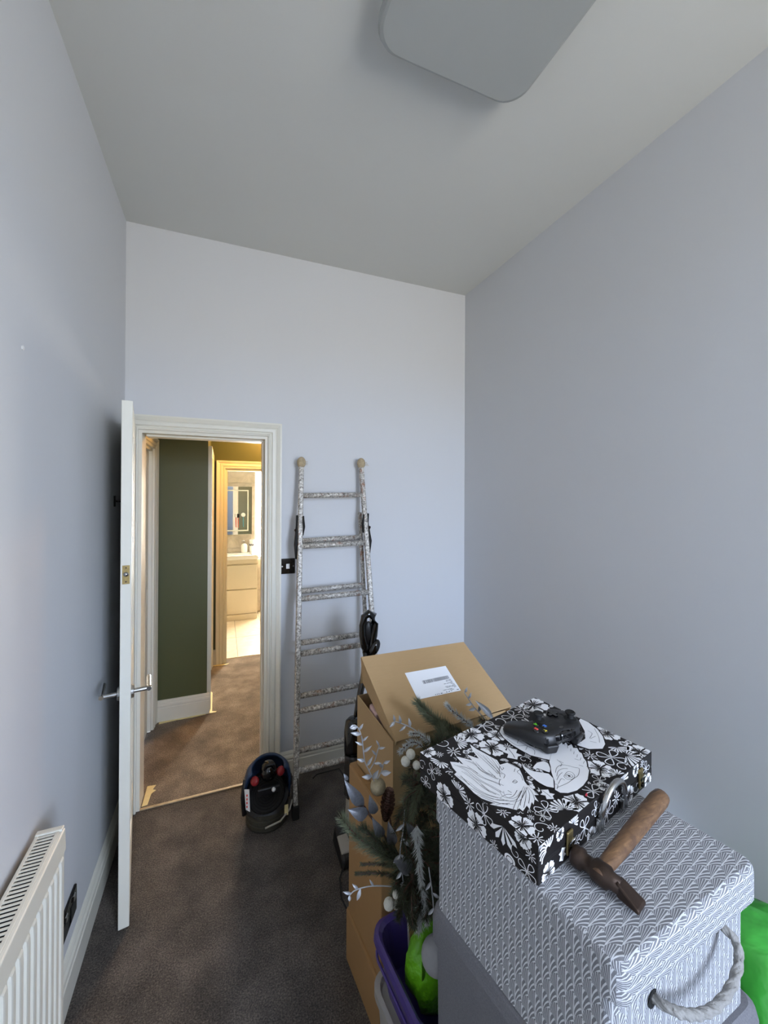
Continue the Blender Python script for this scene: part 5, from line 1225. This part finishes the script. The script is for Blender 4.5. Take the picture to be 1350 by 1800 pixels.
# tall silver sprig in front of the cardboard side
leafy([(0.392, 1.03, 0.845), (0.372, 1.03, 0.888), (0.360, 1.03, 0.915), (0.355, 1.03, 0.950), (0.350, 1.03, 0.985), (0.340, 1.03, 1.010), (0.329, 1.03, 1.020)], [(0.08, 1, 0.030, 0.013), (0.10, -1, 0.030, 0.012), (0.25, 1, 0.034, 0.008), (0.34, -1, 0.024, 0.009), (0.46, 1, 0.030, 0.008), (0.55, -1, 0.024, 0.007), (0.60, 1, 0.022, 0.006), (0.70, -1, 0.030, 0.010), (0.78, 1, 0.022, 0.007), (0.86, -1, 0.020, 0.009), (0.99, -1, 0.014, 0.006)])
leafy([(0.372, 1.03, 0.888), (0.385, 1.025, 0.910), (0.392, 1.02, 0.940), (0.398, 1.02, 0.955)], [(0.3, 1, 0.022, 0.006), (0.55, -1, 0.022, 0.006), (0.8, 1, 0.020, 0.006), (0.98, -1, 0.018, 0.005)])
leafy([(0.395, 1.03, 0.858), (0.405, 1.02, 0.885), (0.410, 1.02, 0.905)], [(0.4, 1, 0.030, 0.014), (0.7, -1, 0.022, 0.008), (0.98, 1, 0.020, 0.008)])
leafy([(0.545, 1.06, 0.930), (0.52, 1.07, 0.950), (0.495, 1.08, 0.962), (0.468, 1.08, 0.975)], [(0.4, 1, 0.026, 0.009), (0.55, -1, 0.026, 0.008), (0.75, 1, 0.026, 0.009), (0.98, -1, 0.022, 0.009), (0.99, 1, 0.022, 0.008)])
leafy([(0.775, 1.07, 0.925), (0.755, 1.08, 0.950), (0.735, 1.085, 0.975), (0.712, 1.09, 1.012)], [(0.3, 1, 0.030, 0.010), (0.45, -1, 0.026, 0.010), (0.65, -1, 0.022, 0.009), (0.8, 1, 0.022, 0.008), (0.98, 1, 0.020, 0.008)])
leaf((0.80, 1.06, 0.925), (0.745, 1.08, 0.985), 0.020, (-0.2, -1, 0.5), 'pale_silver')
leafy([(0.455, 0.98, 0.80), (0.447, 0.97, 0.755), (0.438, 0.97, 0.70), (0.440, 0.965, 0.66), (0.443, 0.96, 0.625)], [(0.2, 1, 0.026, 0.008), (0.35, -1, 0.028, 0.008), (0.55, 1, 0.026, 0.011), (0.55, -1, 0.028, 0.009), (0.8, 1, 0.024, 0.008), (0.8, -1, 0.022, 0.008), (0.98, 1, 0.022, 0.007)])
leafy([(0.42, 0.985, 0.60), (0.37, 1.0, 0.605), (0.33, 1.01, 0.600), (0.312, 1.01, 0.592)], [(0.3, 1, 0.02, 0.006), (0.55, -1, 0.026, 0.010), (0.6, 1, 0.022, 0.007), (0.85, 1, 0.024, 0.007), (0.98, -1, 0.012, 0.008)])
leafy([(0.485, 0.90, 0.70), (0.487, 0.885, 0.65), (0.49, 0.88, 0.60)], [(0.3, 1, 0.022, 0.007), (0.5, -1, 0.022, 0.007), (0.8, 1, 0.02, 0.007), (0.98, -1, 0.02, 0.006)])
# broad silver leaves
for bs, tp_, w in (((0.356, 1.025, 0.800), (0.300, 1.02, 0.888), 0.030), ((0.366, 1.02, 0.780), (0.307, 1.01, 0.816), 0.032), ((0.386, 1.02, 0.775), (0.366, 1.01, 0.838), 0.026), ((0.406, 1.01, 0.715), (0.370, 1.0, 0.785), 0.026), ((0.432, 1.00, 0.690), (0.412, 0.99, 0.770), 0.028), ((0.47, 0.96, 0.655), (0.415, 0.96, 0.690), 0.034), ((0.475, 0.96, 0.735), (0.445, 0.95, 0.79), 0.024), ((0.31, 1.02, 0.885), (0.298, 1.02, 0.905), 0.010)):
    leaf(bs, tp_, w, (-0.35, -1, 0.55))
MB().tube([(0.355, 1.03, 0.80), (0.38, 1.025, 0.76), (0.42, 1.0, 0.70), (0.46, 0.97, 0.65)], 0.003, 6).build('twig', 'cone', ga, smooth=True)
MB().tube([(0.435, 1.0, 0.69), (0.425, 1.01, 0.76), (0.41, 1.02, 0.82), (0.398, 1.03, 0.845)], 0.0025, 6).build('twig', 'cone', ga, smooth=True)
# bauble, pine cone, berries
MB().ball((0.398, 1.030, 0.838), 0.0215, n=18).build('glitter_bauble', 'gold_ball', ga, smooth=True)
pc0, pc1 = Vector((0.428, 1.02, 0.826)), Vector((0.414, 1.015, 0.752))
pd = (pc1 - pc0); pln = pd.length; pd.normalize()
pcn = MB().tube([pc0, pc0.lerp(pc1, 0.5), pc1], [0.008, 0.010, 0.006], 8).build('pine_cone', 'cone', ga, smooth=True)
scl = MB()
a0 = pd.orthogonal().normalized()
for i in range(13):
    t = i / 12; rr_ = 0.0165 * math.sin(math.pi * (0.14 + 0.76 * t)) + 0.002
    for k in range(9):
        th = k * 2 * math.pi / 9 + (i % 2) * 0.35
        d = Matrix.Rotation(th, 3, pd) @ a0; c = pc0 + pd * pln * t; s_ = pd.cross(d)
        scl.add([c + d * rr_ * 0.3 - s_ * 0.002, c + d * rr_ * 0.3 + s_ * 0.002, c + d * rr_ + s_ * 0.0048 - pd * 0.003, c + d * (rr_ + 0.002) - pd * 0.0045, c + d * rr_ - s_ * 0.0048 - pd * 0.003, c + d * rr_ * 0.6 - pd * 0.0005], [(0, 1, 2, 3, 4), (0, 4, 5), (4, 3, 5), (3, 2, 5), (2, 1, 5), (1, 0, 5)])
scl.build('cone_scale', 'cone', pcn, raw=True)['kind'] = 'stuff'
for c, r_ in (((0.462, 0.99, 0.916), 0.013), ((0.478, 0.992, 0.930), 0.013), ((0.490, 0.98, 0.905), 0.011), ((0.409, 0.975, 0.567), 0.0145), ((0.428, 0.970, 0.562), 0.010), ((0.425, 0.965, 0.595), 0.010)):
    MB().ball(c, r_, n=12).build('berry', 'berry', ga, smooth=True)
